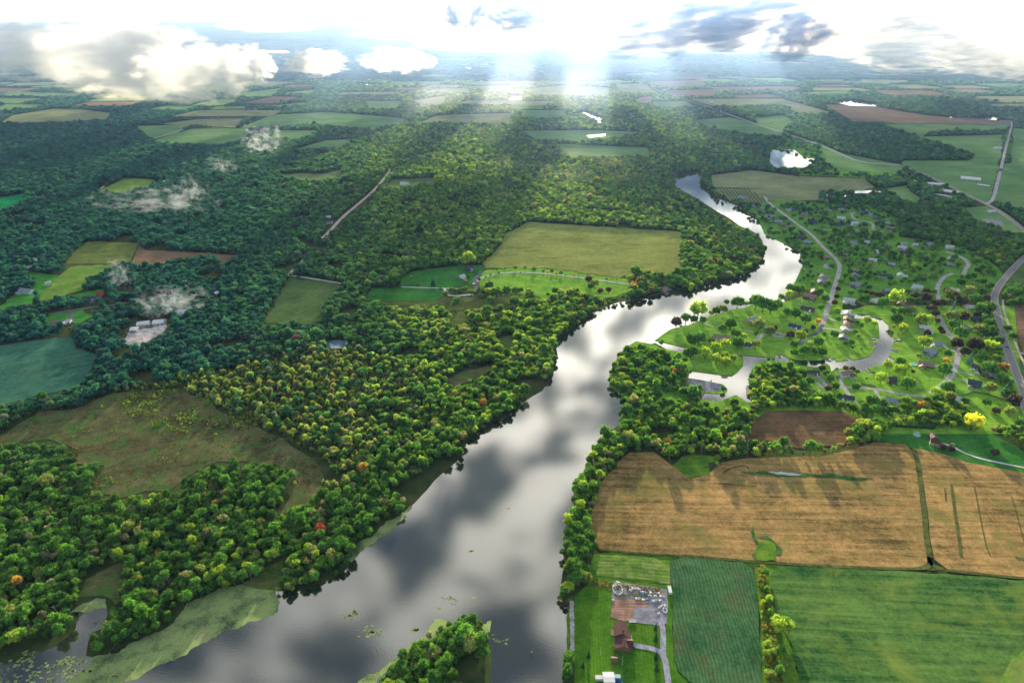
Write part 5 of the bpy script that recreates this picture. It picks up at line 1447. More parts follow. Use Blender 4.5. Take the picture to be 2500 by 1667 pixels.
def gable_walls(b, L_, w, h, rise, x0=0, y0=0):
    hl, hw = L_ / 2, w / 2
    n = len(b.v)
    b.v += [(x0 - hl, y0 - hw, 0), (x0 + hl, y0 - hw, 0), (x0 + hl, y0 + hw, 0), (x0 - hl, y0 + hw, 0),
            (x0 - hl, y0 - hw, h), (x0 + hl, y0 - hw, h), (x0 + hl, y0 + hw, h), (x0 - hl, y0 + hw, h),
            (x0 - hl, y0, h + rise), (x0 + hl, y0, h + rise)]
    b.f += [tuple(n + i for i in f) for f in [(0, 1, 5, 4), (2, 3, 7, 6), (1, 2, 6, 9, 5), (3, 0, 4, 8, 7), (4, 5, 9, 8), (6, 7, 8, 9)]]
def gable_roof(b, L_, w, h, rise, x0=0, y0=0, ov=.5, th=.22, swap=False):
    hl, hw = L_ / 2 + ov, w / 2
    sl = rise / hw
    e = h - ov * sl + .05
    W2 = hw + ov
    n = len(b.v)
    pr = [(-W2, e), (0, h + rise + .05), (W2, e), (W2, e + th), (0, h + rise + .05 + th), (-W2, e + th)]
    for sx in (-hl, hl):
        for (yy, zz) in pr:
            b.v.append((x0 + sx, y0 + yy, zz) if not swap else (x0 + yy, y0 + sx, zz))
    for i in range(6):
        j = (i + 1) % 6
        b.f.append((n + i, n + j, n + 6 + j, n + 6 + i))
    b.f.append(tuple(n + i for i in (0, 5, 4, 1))); b.f.append(tuple(n + i for i in (1, 4, 3, 2)))
    b.f.append(tuple(n + 6 + i for i in (1, 4, 5, 0))); b.f.append(tuple(n + 6 + i for i in (2, 3, 4, 1)))

def window(parent, x, y, z, ax, w=1.3, h=1.3):
    """ax: 'y' window faces -y/+y, sits proud of the wall"""
    b = MB(); g = MB()
    if ax in ('-y', '+y'):
        s = -1 if ax == '-y' else 1
        b.box(x - w/2 - .12, x + w/2 + .12, min(y, y + s*.08), max(y, y + s*.08), z - h/2 - .12, z + h/2 + .12)
        g.box(x - w/2, x + w/2, min(y + s*.06, y + s*.12), max(y + s*.06, y + s*.12), z - h/2, z + h/2)
    else:
        s = -1 if ax == '-x' else 1
        b.box(min(x, x + s*.08), max(x, x + s*.08), y - w/2 - .12, y + w/2 + .12, z - h/2 - .12, z + h/2 + .12)
        g.box(min(x + s*.06, x + s*.12), max(x + s*.06, x + s*.12), y - w/2, y + w/2, z - h/2, z + h/2)
    f = b.build('window', TRIM, parent)
    g.build('pane', GLASS, f)

def house(x, y, L_, w, ang, wall, roof, label, z=.5, idx=0, detail=True):
    r = random.Random(idx * 7 + 3)
    o = empty('house', (x, y, z), radians(ang), label, 'house')
    two = (r.random() < .35 or 'two-storey' in label) and w > 7
    h = 5.2 if two else 3.0
    L_ = max(L_, w * 1.1)
    rise = w * .30
    wm = plain(WN[wall], WALLC[wall], .8, .08); rm = roof_mat('roof_shingle_' + {'G': 'grey', 'B': 'brown', 'D': 'dark', 'L': 'pale', 'R': 'red', 'N': 'navy'}[roof], ROOFC[roof])
    b = MB(); gable_walls(b, L_, w, h, rise)
    rb = MB(); gable_roof(rb, L_, w, h, rise)
    wing = L_ > 11 and detail
    s = r.choice([-1, 1])
    if wing:
        wl = w * .62; ww = w * .62
        wx = s * (L_ * .5 - ww * .62)
        n0 = len(b.v)
        bb = MB(); gable_walls(bb, w * .5 + wl, ww, min(h, 3.0) , ww * .32)
        m = Matrix.Translation((wx, -(w * .5 + wl) / 2 - .02, 0)) @ Matrix.Rotation(pi / 2, 4, 'Z')
        bb.xf(0, m)
        b.v += bb.v; b.f += [tuple(i + n0 for i in f) for f in bb.f]
        rr = MB(); gable_roof(rr, w * .5 + wl, ww, min(h, 3.0), ww * .32)
        rr.xf(0, m)
        n0 = len(rb.v)
        rb.v += rr.v; rb.f += [tuple(i + n0 for i in f) for f in rr.f]
    b.build('wall', wm, o)
    ro = rb.build('roof', rm, o)
    cb_ = MB(); cx = L_ * r.uniform(-.25, .25)
    cb_.box(cx - .45, cx + .45, w * .12, w * .12 + .8, h + rise * .5, h + rise + 1.1)
    cb_.box(cx - .55, cx + .55, w * .12 - .1, w * .12 + .9, h + rise + 1.1, h + rise + 1.25)
    cb_.build('chimney', CHIM, ro)
    if detail:
        ks = [-.36, -.12, .14, .36]
        for i, k in enumerate(ks):
            if wing and abs(k * L_ - wx) < ww * .6: continue
            if i == 2: continue
            window(o, k * L_, -w / 2, 1.6, '-y')
            if two: window(o, k * L_, -w / 2, 4.1, '-y')
        window(o, -s * L_ / 2, 0, 1.6, '-x' if s > 0 else '+x', 1.6)
        d = MB().box(.14 * L_ - .5, .14 * L_ + .5, -w / 2 - .1, -w / 2, .1, 2.2)
        if not (wing and abs(.14 * L_ - wx) < ww * .6): d.build('door', DOORM, o)
        if wing:
            yy = -(w * .5 + wl) - .02
            MB().box(wx - ww * .36, wx + ww * .36, yy - .1, yy, .1, 2.4).build('garage_door', GAR, o)
    return o

for i, (vw, hx, hy, lp, w, ang, wc, rc, lab) in enumerate(HOUSES):
    ppm = px_per_m(vw, hx, hy)
    L_ = min(26, lp / ppm * 1.0); w = w * 1.12
    gx, gy = HP[i]
    house(gx, gy, L_, w, ang * 1.5 if abs(ang) < 45 else ang, wc, rc, lab, .5, i, detail=(gy < 2400))

def barn(x, y, L_, w, ang, label, i):
    o = empty('barn' if 'green' not in label and 'tunnel' not in label else 'greenhouse', (x, y, .5), radians(ang), label, 'barn' if 'green' not in label and 'tunnel' not in label else 'greenhouse')
    wm = plain('pale_cladding', (.55, .58, .62), .5); rm = plain('white_roof_sheet', (.82, .84, .88), .35, .05)
    b = MB(); gable_walls(b, L_, w, 3.4, w * .14); b.build('wall', wm, o)
    b = MB(); gable_roof(b, L_, w, 3.4, w * .14); b.build('roof', rm, o)
    for k in range(3):
        xx = -L_ * .3 + k * L_ * .3
        MB().box(xx - 1.6, xx + 1.6, -w / 2 - .12, -w / 2, .1, 2.8).build('door', plain('blue_panel', (.12, .28, .5), .5), o)
    return o
for i, (vw, hx, hy, lp, w, ang, lab) in enumerate(BARNS):
    gx, gy = HP[len(HOUSES) + i]
    barn(gx, gy, lp / px_per_m(vw, hx, hy), w, ang * 1.6, lab, i)

# farmhouse in the near lawn
def place(view, x, y, z=.3, h=0):
    gx, gy = W(view, x, y, h)
    return (gx, gy, z)
def farmhouse():
    o = empty('farmhouse', place('H', 745, 1000, .25, 4), radians(-6), 'brown-roofed brick farmhouse with a cross gable on the riverside lawn', 'house')
    wm = plain('farmhouse_brick', (.30, .17, .13), .85, .2, 5); rm = roof_mat('roof_shingle_maroon', (.145, .07, .06))
    def blk(b, rb, L_, w, h, rise, x, y, turn):
        a = MB(); gable_walls(a, L_, w, h, rise); c = MB(); gable_roof(c, L_, w, h, rise)
        m = Matrix.Translation((x, y, 0)) @ Matrix.Rotation(turn, 4, 'Z')
        a.xf(0, m); c.xf(0, m)
        for dst, src in ((b, a), (rb, c)):
            n = len(dst.v); dst.v += src.v; dst.f += [tuple(i + n for i in f) for f in src.f]
    b = MB(); rb = MB()
    blk(b, rb, 13, 10, 5.0, 3.2, -.6, 5.5, pi / 2)
    blk(b, rb, 14, 12.5, 3.6, 3.4, .5, -5, pi / 2)
    blk(b, rb, 8, 6.5, 3.8, 2.2, 4.0, -5.5, 0)
    b.build('wall', wm, o); ro = rb.build('roof', rm, o)
    MB().box(.6, 1.5, 1.2, 2.1, 6, 9.4).build('chimney', CHIM, ro)
    for (xx, yy, ax) in [(-5.75, -8, '-x'), (-5.75, -4, '-x'), (-5.6, 2, '-x'), (-5.6, 8, '-x'), (6.75, -9.4, '+x'), (4.4, 3, '+x'), (4.4, 8, '+x'), (-2, -12, '-y'), (2.5, -12, '-y'), (-.6, 12, '+y')]:
        window(o, xx, yy, 1.8, ax, 1.5, 1.5)
    MB().box(6.75, 6.87, -1.4, -.3, .1, 2.3).build('door', DOORM, o)
    MB().box(6.75, 6.87, -7.6, -3.4, .1, 2.5).build('garage_door', GAR, o)
    MB().box(5.2, 8.2, .4, 5.4, 0, .35).build('terrace', plain('paving_stone', (.38, .33, .29), .9, .3, 3), o)
    MB().box(-8.6, -5.9, 3, 9, 0, .5).build('deck', plain('weathered_deck', (.28, .2, .16), .9, .3, 3), o)
farmhouse()
def small_building(view, x, y, L_, w, h, ang, wm, rm, label, name='shed', cat='shed', flat=False):
    o = empty(name, place(view, x, y, .3, 1.5), radians(ang), label, cat)
    b = MB(); gable_walls(b, L_, w, h, .2 if flat else w * .28); b.build('wall', wm, o)
    b = MB(); gable_roof(b, L_, w, h, .2 if flat else w * .28, ov=.3); b.build('roof', rm, o)
    MB().box(-.6, .6, -w / 2 - .08, -w / 2, .05, 2.0).build('door', DOORM, o)
    return o
small_building('H', 658, 1275, 4.6, 4.4, 2.3, 0, plain('brown_boards', (.2, .11, .08), .9), roof_mat('roof_shingle_mauve', (.22, .13, .12)), 'small brown garden shed with mauve roof on the open lawn')
small_building('H', 592, 1490, 8, 8.5, 3.2, 0, TRIM, plain('white_roof_sheet', (.82, .84, .88), .35, .05), 'square white carport tent at the foot of the farmhouse lawn', 'carport', 'carport', True)
small_building('B3', 1250, 345, 9, 8, 3.2, 80, plain('brown_siding', WALLC['n'], .8, .08), roof_mat('roof_shingle_mauve', (.22, .13, .12)), 'brown farmhouse with mauve roof at the edge of the brown field', 'farmhouse', 'house')
small_building('B3', 1262, 375, 11, 8, 4.4, -30, plain('tan_siding', WALLC['t'], .8, .08), roof_mat('roof_shingle_maroon', (.145, .07, .06)), 'taller maroon-roofed house wing next to the purple bushes', 'farmhouse', 'house')

# ------------------------------------------------------------------ vehicles
TYRE = plain('tyre_rubber', (.02, .02, .02), .9)
def car_mesh_parts(kind):
    b = MB(); g = MB()
    if kind == 'car':
        prof = [(-2.2, .35, .75), (-2.1, .3, .95), (-1.2, .3, 1.0), (1.2, .3, 1.0), (2.15, .3, .9), (2.25, .38, .7)]
        rings = []
        for (x, z0, z1) in prof:
            rings.append([(x, -.88, z0), (x, .88, z0), (x, .92, (z0 + z1) / 2), (x, .80, z1), (x, -.80, z1), (x, -.92, (z0 + z1) / 2)])
        b.loft(rings)
        g.loft([[(-1.75, -.72, .97), (-1.75, .72, .97), (-1.7, .70, 1.05), (-1.7, -.70, 1.05)], [(-1.2, -.78, .97), (-1.2, .78, .97), (-1.15, .62, 1.45), (-1.15, -.62, 1.45)],
                [(.4, -.78, .97), (.4, .78, .97), (.3, .62, 1.46), (.3, -.62, 1.46)], [(1.15, -.72, .97), (1.15, .72, .97), (1.1, .7, 1.02), (1.1, -.7, 1.02)]])
    else:
        b.box(-2.8, 2.7, -.98, .98, .45, 1.1, .1, .05)
        b.box(-2.7, -.9, -.95, -.85, 1.1, 1.45); b.box(-2.7, -.9, .85, .95, 1.1, 1.45); b.box(-2.78, -2.68, -.95, .95, 1.1, 1.45)
        g.box(-.85, 1.15, -.9, .9, 1.1, 1.85, .3, .12)
    return b, g
def make_vehicle(kind, loc, ang, paint, label, group=None):
    o = empty('car' if kind == 'car' else 'pickup_truck', loc, radians(ang), label, 'car' if kind == 'car' else 'truck', group)
    b, g = car_mesh_parts(kind)
    b.build('body', paint, o); g.build('cabin', GLASS, o)
    rb = MB(); rb.box(-1.1, .25, -.6, .6, 1.46, 1.5) if kind == 'car' else rb.box(-.5, .8, -.75, .75, 1.85, 1.9)
    rb.build('roof', paint, o)
    L2 = 1.4 if kind == 'car' else 1.75
    for sx in (-1, 1):
        for sy in (-1, 1):
            wb = MB().tube((sx * L2, sy * .78, .34), (sx * L2, sy * .96, .34), .34, .34, 10)
            wb.build('wheel', TYRE, o)
    return o
PW = plain('white_paint', (.8, .8, .8), .3); PB = plain('blue_paint', (.02, .16, .5), .3); PK = plain('dark_paint', (.03, .03, .04), .3); PR = plain('red_paint', (.4, .03, .03), .3); PS = plain('silver_paint', (.4, .42, .45), .3)
make_vehicle('pickup', place('H', 835, 1078, .8), 0, PW, 'white pickup truck parked at the farmhouse garage')
make_vehicle('pickup', place('H', 855, 1125, .8), -4, PB, 'bright blue pickup truck parked beside the white one')
make_vehicle('pickup', place('H', 715, 1530, .4), -20, PB, 'blue vehicle parked below the white carport tent')
for (vw, x, y, ang, pt, lab) in [('V2', 2140, 522, 115, PW, 'white car on the highway, farther of the two on the long straight'), ('V2', 2174, 640, 115, PK, 'black car on the highway, nearer of the two on the long straight'),
        ('V2', 2070, 280, 110, PW, 'small white car on the highway bend'), ('V2', 290, 1005, 120, PS, 'silver car parked on the drive of the dark-roofed canal house'), ('V2', 2072, 205, 100, PS, 'silver car at the top of the highway bend'),
        ('V2', 400, 955, 10, PK, 'dark car in front of the white canal-end house'), ('V2', 1490, 95, 80, PW, 'white car parked near the side street'), ('V2', 1475, 672, -20, PK, 'dark car parked beside the blue-sided house'),
        ('V2', 150, 1085, 0, PW, 'white car on the forked drive behind the canal wood'), ('V2', 205, 1090, 0, PS, 'silver car on the forked drive behind the canal wood'), ('V2', 1485, 615, -20, PW, 'white car on the pale drive above the blue-sided house'),
        ('M3', 2270, 728, 60, PK, 'dark car where the highway comes out of the wood'), ('B3', 1350, 380, -30, PW, 'small white car on the drive by the brown farmhouse'), ('M1', 500, 1090, 0, PB, 'blue car beside the white garage by the lane'),
        ('M1', 1060, 1155, 30, PW, 'white car on the misty gravel yard'), ('M1', 900, 1155, 10, PS, 'silver car by the small workshop'), ('M1', 985, 1165, 0, PW, 'white van on the gravel yard by the workshops'),
        ('M3', 1900, 240, -30, PW, 'white car parked by the greenhouse'), ('M3', 1925, 245, -30, PS, 'silver car parked by the greenhouse'), ('M3', 1230, 375, 0, PW, 'white car on the turning circle')]:
    gx, gy = W(vw, x, y)
    make_vehicle('car', (gx, gy, 1.2 if 'highway' in lab else .8), ang, pt, lab)

def trailer(loc, ang, L_, w, h, mat, label, flat=False):
    o = empty('trailer', loc, radians(ang), label, 'trailer')
    b = MB()
    if flat: b.box(-L_/2, L_/2, -w/2, w/2, .6, .85); b.box(-L_/2, L_/2, -w/2, -w/2 + .1, .85, 1.3); b.box(-L_/2, L_/2, w/2 - .1, w/2, .85, 1.3)
    else: b.box(-L_/2, L_/2, -w/2, w/2, .6, h - .15); b.box(-L_/2, L_/2, -w/2, w/2, h - .15, h, .15, .15)
    b.build('body', mat, o)
    for sx in (-.5, .5):
        for sy in (-1, 1):
            MB().tube((sx * 1.1, sy * (w/2 - .25), .35), (sx * 1.1, sy * (w/2 + .02), .35), .36, .36, 8).build('wheel', TYRE, o)
    MB().box(L_/2, L_/2 + 1.2, -.08, .08, .5, .62).build('drawbar', TYRE, o)
    return o
trailer(place('H', 1293, 480, .4, 1), 88, 8, 3, 3.0, PW, 'long white box trailer at the corner of the crop field')
trailer(place('H', 865, 833, .8, .5), 0, 6, 3.2, 1.4, PW, 'white open trailer at the near edge of the soil pad', True)
trailer(place('H', 490, 1490, .3, 1), 0, 7, 3.6, 3.0, PW, 'white camper parked on the river side of the carport tent')
trailer(place('H', 690, 1475, .3, 1), 0, 5, 3.2, 2.6, plain('pale_blue_paint', (.45, .6, .75), .4), 'pale blue camper on the drive side of the carport tent')

# ------------------------------------------------------------------ boats, docks, pools, poles
def boat(loc, ang, L_, hullm, label, covered=None, group=None):
    o = empty('boat', loc, radians(ang), label, 'boat', group)
    b = MB(); rings = []
    for t, wv, z0 in [(0, .8, .1), (.35, 1.0, 0), (.7, .8, .05), (.9, .4, .25), (1, .04, .5)]:
        x = (t - .5) * L_; hw = wv * L_ * .16
        rings.append([(x, -hw * .5, z0), (x, hw * .5, z0), (x, hw, .75 + z0 * .4), (x, -hw, .75 + z0 * .4)])
    b.loft(rings); b.build('hull', hullm, o)
    MB().box(-L_*.35, L_*.15, -L_*.10, L_*.10, .78, .95).build('seat', plain('boat_seats', (.35, .3, .26), .8), o)
    if covered is not None:
        c = MB().box(-L_*.25, L_*.2, -L_*.15, L_*.15, 1.9, 2.05, .1, .1)
        for sx in (-1, 1):
            for sy in (-1, 1): c.tube((sx*L_*.18, sy*L_*.12, .75), (sx*L_*.18, sy*L_*.12, 1.9), .05, .05, 4)
        c.build('canopy', covered, o)
    else:
        MB().box(L_*.02, L_*.07, -L_*.12, L_*.12, .75, 1.25).build('windscreen', GLASS, o)
    return o
for (vw, x, y, a, L_, hm, cv, lab) in [('V1', 1500, 692, 15, 8, PW, None, 'white motorboat moored at the corner of the canal lawn'), ('V1', 1365, 945, -5, 9, PW, None, 'white boat moored off the tip of the middle peninsula'),
        ('V1', 1222, 985, 60, 6, PW, None, 'small white boat beside the parking peninsula'), ('V2', 1040, 562, -10, 8, PW, TRIM, 'white canopy boat in the square boat slip'),
        ('V1', 1055, 837, 0, 7, PW, None, 'long white boat pulled up on the middle peninsula'), ('V1', 965, 837, 0, 5, PW, None, 'short white boat at the tree edge of the middle peninsula'),
        ('V1', 1290, 1067, -10, 9, PB, None, 'blue boat at the end of the parking peninsula'), ('V1', 1100, 1030, -5, 9, PW, TRIM, 'white canopy boat on the parking ground'),
        ('V1', 1000, 1015, -60, 6, PW, None, 'narrow white boat standing on the parking ground'), ('V1', 1040, 1020, 80, 5, PW, None, 'small white dinghy between two larger boats on the parking ground'),
        ('V1', 913, 1090, 85, 8, PW, None, 'white boat in the shaded slip below the parking ground'), ('V1', 1105, 1090, 80, 5, PW, None, 'little white boat at the lower edge of the parking ground'),
        ('V1', 2150, 155, -5, 10, PW, None, 'white boat in the upper dock canal beneath brown houses'), ('V1', 2230, 200, -10, 7, PW, None, 'white boat in the lower dock canal'), ('V1', 2140, 192, -10, 9, PW, TRIM, 'white canopy boat at the river mouth of the dock canal'),
        ('B2', 950, 1415, 20, 1.8, PW, None, 'tiny white skiff alone on the wide river')]:
    onland = 'ground' in lab or 'pulled' in lab or 'tree edge' in lab or 'end of the parking' in lab
    boat(place(vw, x, y, .75 if onland else .1), a, L_, hm, lab, cv)
WOODM = plain('dock_planks', (.30, .27, .24), .9, .3, 2)
def dock(p0, p1, w, label, z=.6):
    o = empty('dock', (p0[0], p0[1], 0), atan2(p1[1] - p0[1], p1[0] - p0[0]), label, 'dock')
    L_ = math.hypot(p1[0] - p0[0], p1[1] - p0[1])
    b = MB(); k = max(2, int(L_ / .6))
    for i in range(k): b.box(i * L_ / k, (i + .88) * L_ / k, -w / 2, w / 2, z, z + .12)
    b.box(0, L_, -w / 2 + .1, -w / 2 + .25, z - .15, z - .01); b.box(0, L_, w / 2 - .25, w / 2 - .1, z - .15, z - .01)
    b.build('deck', WOODM, o)
    for i in range(3):
        for s in (-1, 1):
            MB().tube((L_ * (.2 + .38 * i), s * (w / 2 + .1), -.5), (L_ * (.2 + .38 * i), s * (w / 2 + .1), z + .7), .12, .12, 6).build('post', WOODM, o)
for (vw, a, b_, w, lab) in [('V1', (1625, 1050), (1630, 1135), 9, 'wide tan wooden dock on the east side of the canal'), ('V2', (750, 548), (805, 552), 2.4, 'narrow dock in the upper notch of the canal spit'), ('V2', (735, 596), (785, 606), 2.4, 'narrow dock below the grass tongue of the canal spit'),
        ('V2', (975, 655), (1035, 680), 2.6, 'dock in the notch of the eastern basin lawn'), ('V2', (450, 748), (490, 775), 2.2, 'first dock in the notch at the foot of the spit'), ('V2', (335, 740), (360, 765), 2.2, 'second dock at the foot of the spit'),
        ('V2', (285, 765), (340, 780), 3, 'dark dock by the canal trees at the foot of the spit'), ('V2', (690, 855), (735, 895), 2.5, 'dock beside the white canal-end house'), ('V2', (722, 285), (706, 300), 3, 'short dock at the top of the basin'),
        ('V1', (1935, 712), (1940, 745), 2.5, 'short dock in the notch of the long canal lawn'), ('V1', (1175, 395), (1170, 360), 2, 'thin pale dock-like step on the point lawn'), ('V2', (1000, 482), (1035, 490), 2.4, 'short dock north of the boat slip'), ('M2', (2105, 905), (2190, 885), 3, 'jetty running from the boathouse to the reeds')]:
    dock(W(vw, *a), W(vw, *b_), w, lab)
def pool(view, x, y, r, rnd, label, ang=0, wide=1.6):
    o = empty('swimming_pool', place(view, x, y, .62), radians(ang), label, 'pool')
    rim = MB(); wat = MB()
    n = 20 if rnd else 4
    def ring(q, z): return [(cos(2*pi*(i + (.5 if n == 4 else 0))/n) * q * (1 if rnd else wide), sin(2*pi*(i + (.5 if n == 4 else 0))/n) * q, z) for i in range(n)]
    hgt = 1.0 if rnd else .12
    rim.loft([ring(r + .35, -.3), ring(r + .35, hgt), ring(r, hgt), ring(r, hgt - .35)], cap=False)
    wat.poly(ring(r + .02, hgt - .2))
    rim.build('rim', TRIM, o); wat.build('water', MAT['pool'], o)
for a in [('B3', 1168, 333, 3.6, True, 'round turquoise pool on the lawn of the brown farmhouse'), ('V2', 1922, 1048, 2.6, True, 'round pool beside the dark blue house'), ('V2', 570, 190, 3.2, False, 'turquoise pool below the bright white house'), ('V2', 1275, 493, 3.6, False, 'turquoise pool beside the grey house with pale roof'),
          ('V2', 1175, 68, 3, False, 'turquoise pool on the upper lawn'), ('V2', 1812, 462, 2.6, False, 'small turquoise pool between round trees near the highway'), ('M3', 1270, 657, 4, False, 'turquoise pool near the tan house in the village middle'), ('M3', 1565, 885, 3, False, 'turquoise pool on the garden near the sunlit house'), ('V1', 2062, 383, 2.6, False, 'blue pool behind the solar-panelled house'), ('V2', 1200, 815, 4.0, True, 'round white-rimmed pool beside the brick-red house')]:
    pool(*a)
tub = empty('hot_tub', place('B3', 1175, 320, .5), 0, 'white and teal play tub behind the round pool', 'tub')
MB().loft([[(cos(i*pi/4)*1.3*s_, sin(i*pi/4)*1.3*s_, z_) for i in range(8)] for s_, z_ in ((1, 0), (1.05, .8), (.9, .95))]).build('shell', PW, tub)
for (x, y, lab) in [(498, 1215, 'thin white flagpole on the river side of the farmhouse lawn'), (748, 1328, 'thin white flagpole below the garden shed')]:
    o = empty('flagpole', place('H', x, y, .25), 0, lab, 'pole')
    MB().tube((0, 0, 0), (0, 0, 9), .14, .09, 8).build('pole', TRIM, o)
    MB().box(-.35, .35, -.35, .35, 0, .3).build('base', plain('concrete', (.4, .4, .38), .9), o)
    MB().box(-.16, .16, -.16, .16, 9, 9.3, .08, .08).build('finial', TRIM, o)
# scrap at the farm yard, each heap or boat its own thing
JUNK = [(680, 390, 3.6, 'w'), (660, 430, 2.8, 'w'), (745, 480, 1.6, 'w'), (880, 460, 3.2, 'w'), (930, 470, 3, 'w'), (990, 512, 4.4, 'b'), (1066, 505, 3.2, 'w'), (1070, 545, 2.2, 'w'), (1130, 545, 2.6, 'w'), (1165, 515, 3.4, 'w'), (1195, 545, 3.2, 'w'), (645, 597, 1.8, 'w'), (1235, 660, 2.4, 'w'), (1185, 680, 2.8, 'w'), (1155, 750, 2.2, 'w'), (840, 480, 2.4, 'w'), (1095, 600, 2.2, 'w')]
DEB = [plain('white_scrap', (.78, .78, .8), .6, .1), plain('blue_tarpaulin', (.2, .42, .7), .5, .2), plain('grey_scrap', (.3, .3, .32), .8, .3)]
for i, (x, y, s, k) in enumerate(JUNK):
    r = random.Random(i + 40); b = MB()
    for q in range(9):
        cx, cy = r.gauss(0, s * .3), r.gauss(0, s * .22); a, c, h = r.uniform(.2, s * .35), r.uniform(.2, s * .25), r.uniform(.2, .9)
        n0 = len(b.v); b.box(-a, a, -c, c, 0, h, r.uniform(0, .15), r.uniform(0, .1)); b.xf(n0, Matrix.Translation((cx, cy, r.uniform(0, .4))) @ Matrix.Rotation(r.uniform(0, 3), 4, 'Z') @ Matrix.Rotation(r.uniform(-.2, .2), 4, 'X'))
    o = b.build('scrap_heap', DEB[1] if k == 'b' else DEB[0]); o.location = place('H', x, y, .8)
    where = ['at the weedy top corner of the yard', 'above the grey pad ring'][i] if i < 2 else ['beside the dark pad', 'left of the striped panels', 'next to the striped panels', 'of blue and white striped panels', 'behind the round tank', 'below the round tank', 'in the crowded corner', 'at the top of the crowded corner', 'by the corner hedge', 'alone at the soil pad edge', 'above the white ring', 'above the drive mouth', 'beside the drive mouth', 'on the weedy ridge', 'between the two blue boats'][i - 2]
    tag(o, 'heap of pale scrap ' + where, 'scrap heap', None)
def oblong(name, view, x, y, L_, w, ang, mat, label, cat):
    boat(place(view, x, y, .85), ang, L_, mat, label)
oblong('boat', 'H', 955, 585, 8.5, 2.6, -12, PW, 'slim white boat hull lying on the yard', 'boat')
oblong('boat', 'H', 1045, 586, 6, 3, 0, PB, 'blue boat hull between scrap heaps', 'boat')
oblong('boat', 'H', 1150, 603, 8, 3, 8, PW, 'white and blue boat hull at the end of the yard row', 'boat')
for (x, y, r_, lab) in [(1238, 712, 2.4, 'white ring-shaped tank near the drive mouth'), (695, 470, 5.5, 'big white hoop ring lying on the dark pad')]:
    b = MB(); n = 18
    b.loft([[(cos(2*pi*i/n)*q*.8, sin(2*pi*i/n)*q*1.2, z_) for i in range(n)] for q, z_ in ((r_, 0), (r_, .7), (r_ - .6, .7), (r_ - .6, 0))], cap=False)
    o = b.build('ring_tank', PW); o.location = place('H', x, y, .84); tag(o, lab, 'tank')
for (x, y) in [(1155, 740), (1200, 765)]:
    pass
# weeds around the farm yard and stones on the bank
WE = []
rr_ = random.Random(77)
for _ in range(260):
    x, y = rr_.uniform(400, 1200), rr_.gauss(0, 22)
    base = 400 + (x - 400) * .11
    gx, gy = W('H', x, base + y)
    WE.append((gx, gy, .3, 9, rr_.uniform(0, 6), rr_.uniform(.2, .5), rr_.uniform(.1, .25), rr_.choice([(.10, .10, .03), (.15, .11, .05), (.06, .09, .025), (.12, .08, .06)])))
for _ in range(160):
    x = rr_.uniform(660, 1230); y = 535 + rr_.gauss(0, 9)
    gx, gy = W('H', x, y)
    WE.append((gx, gy, .7, 10, rr_.uniform(0, 6), rr_.uniform(.15, .4), rr_.uniform(.08, .18), rr_.choice([(.06, .09, .025), (.10, .12, .03)])))
scatter('weeds', WE, 'tall weeds and brush along the top of the farm yard', None)
def stones():
    r = random.Random(4); b = MB()
    for i in range(420):
        t = r.random(); x = 168 + r.uniform(-20, 22) + t * 6; y = 600 + t * 575
        gx, gy = W('H', x, y); s = r.uniform(.25, .75)
        n0 = len(b.v)
        for v in IV1[:12] if False else IV1: b.v.append((gx + v[0] * s * r.uniform(.8, 1.2), gy + v[1] * s * r.uniform(.8, 1.2), .85 + v[2] * s * .6))
        for f in IF1: b.f.append(tuple(q + n0 for q in f))
    o = b.build('bank_stones', MAT['rock']); tag(o, 'pale boulders piled along the riverbank of the farmhouse lawn', None, None, 'stuff')
stones()
# board fence behind the highway gardens, hedge by the brown farmhouse
def fence(view, pts_, h, label, name='fence'):
    o = empty(name, (*W(view, *pts_[0]), .6), 0, label, 'fence')
    ox, oy = W(view, *pts_[0]); b = MB(); pb = MB()
    for i in range(len(pts_) - 1):
        a = W(view, *pts_[i]); c = W(view, *pts_[i + 1]); L_ = math.hypot(c[0]-a[0], c[1]-a[1]); an = atan2(c[1]-a[1], c[0]-a[0])
        m = Matrix.Translation((a[0]-ox, a[1]-oy, 0)) @ Matrix.Rotation(an, 4, 'Z')
        n0 = len(b.v); b.box(0, L_, -.05, .05, .1, h); b.xf(n0, m)
        k = int(L_ / 3)
        for q in range(k + 1):
            n0 = len(pb.v); pb.box(q*3-.08, q*3+.08, -.12, .12, 0, h + .15); pb.xf(n0, m)
    b.build('board_panel', plain('weathered_boards', (.18, .16, .15), .9), o)
    pp = pb.build('posts', plain('fence_posts', (.22, .2, .18), .9), o)
fence('V2', [(1700, 1150), (1820, 1105), (1960, 1130), (2170, 1195)], 1.9, 'weathered board fence zigzagging behind the highway gardens')
fence('V2', [(640, 1020), (720, 1030), (800, 1045)], 1.4, 'low hedge-like fence beside the southern street')

def hedge():
    a = W('B3', 1065, 292); c = W('B3', 1262, 303)
    b = MB(); r = random.Random(12)
    L_ = math.hypot(c[0]-a[0], c[1]-a[1])
    for i in range(int(L_ / 1.3)):
        t_ = i * 1.3 / L_; n0 = len(b.v); s_ = r.uniform(1.4, 2.1)
        for v in IV1: b.v.append(((c[0]-a[0])*t_ + v[0]*s_ + r.uniform(-.2, .2), (c[1]-a[1])*t_ + v[1]*s_, 1.8 + v[2]*s_*1.1))
        for f in IF1: b.f.append(tuple(q + n0 for q in f))
    o = b.build('hedge', LEAFMAT['c']); o.location = (a[0], a[1], .3)
    tag(o, 'long dark clipped hedge behind the round pool lawn', 'hedge')
hedge()
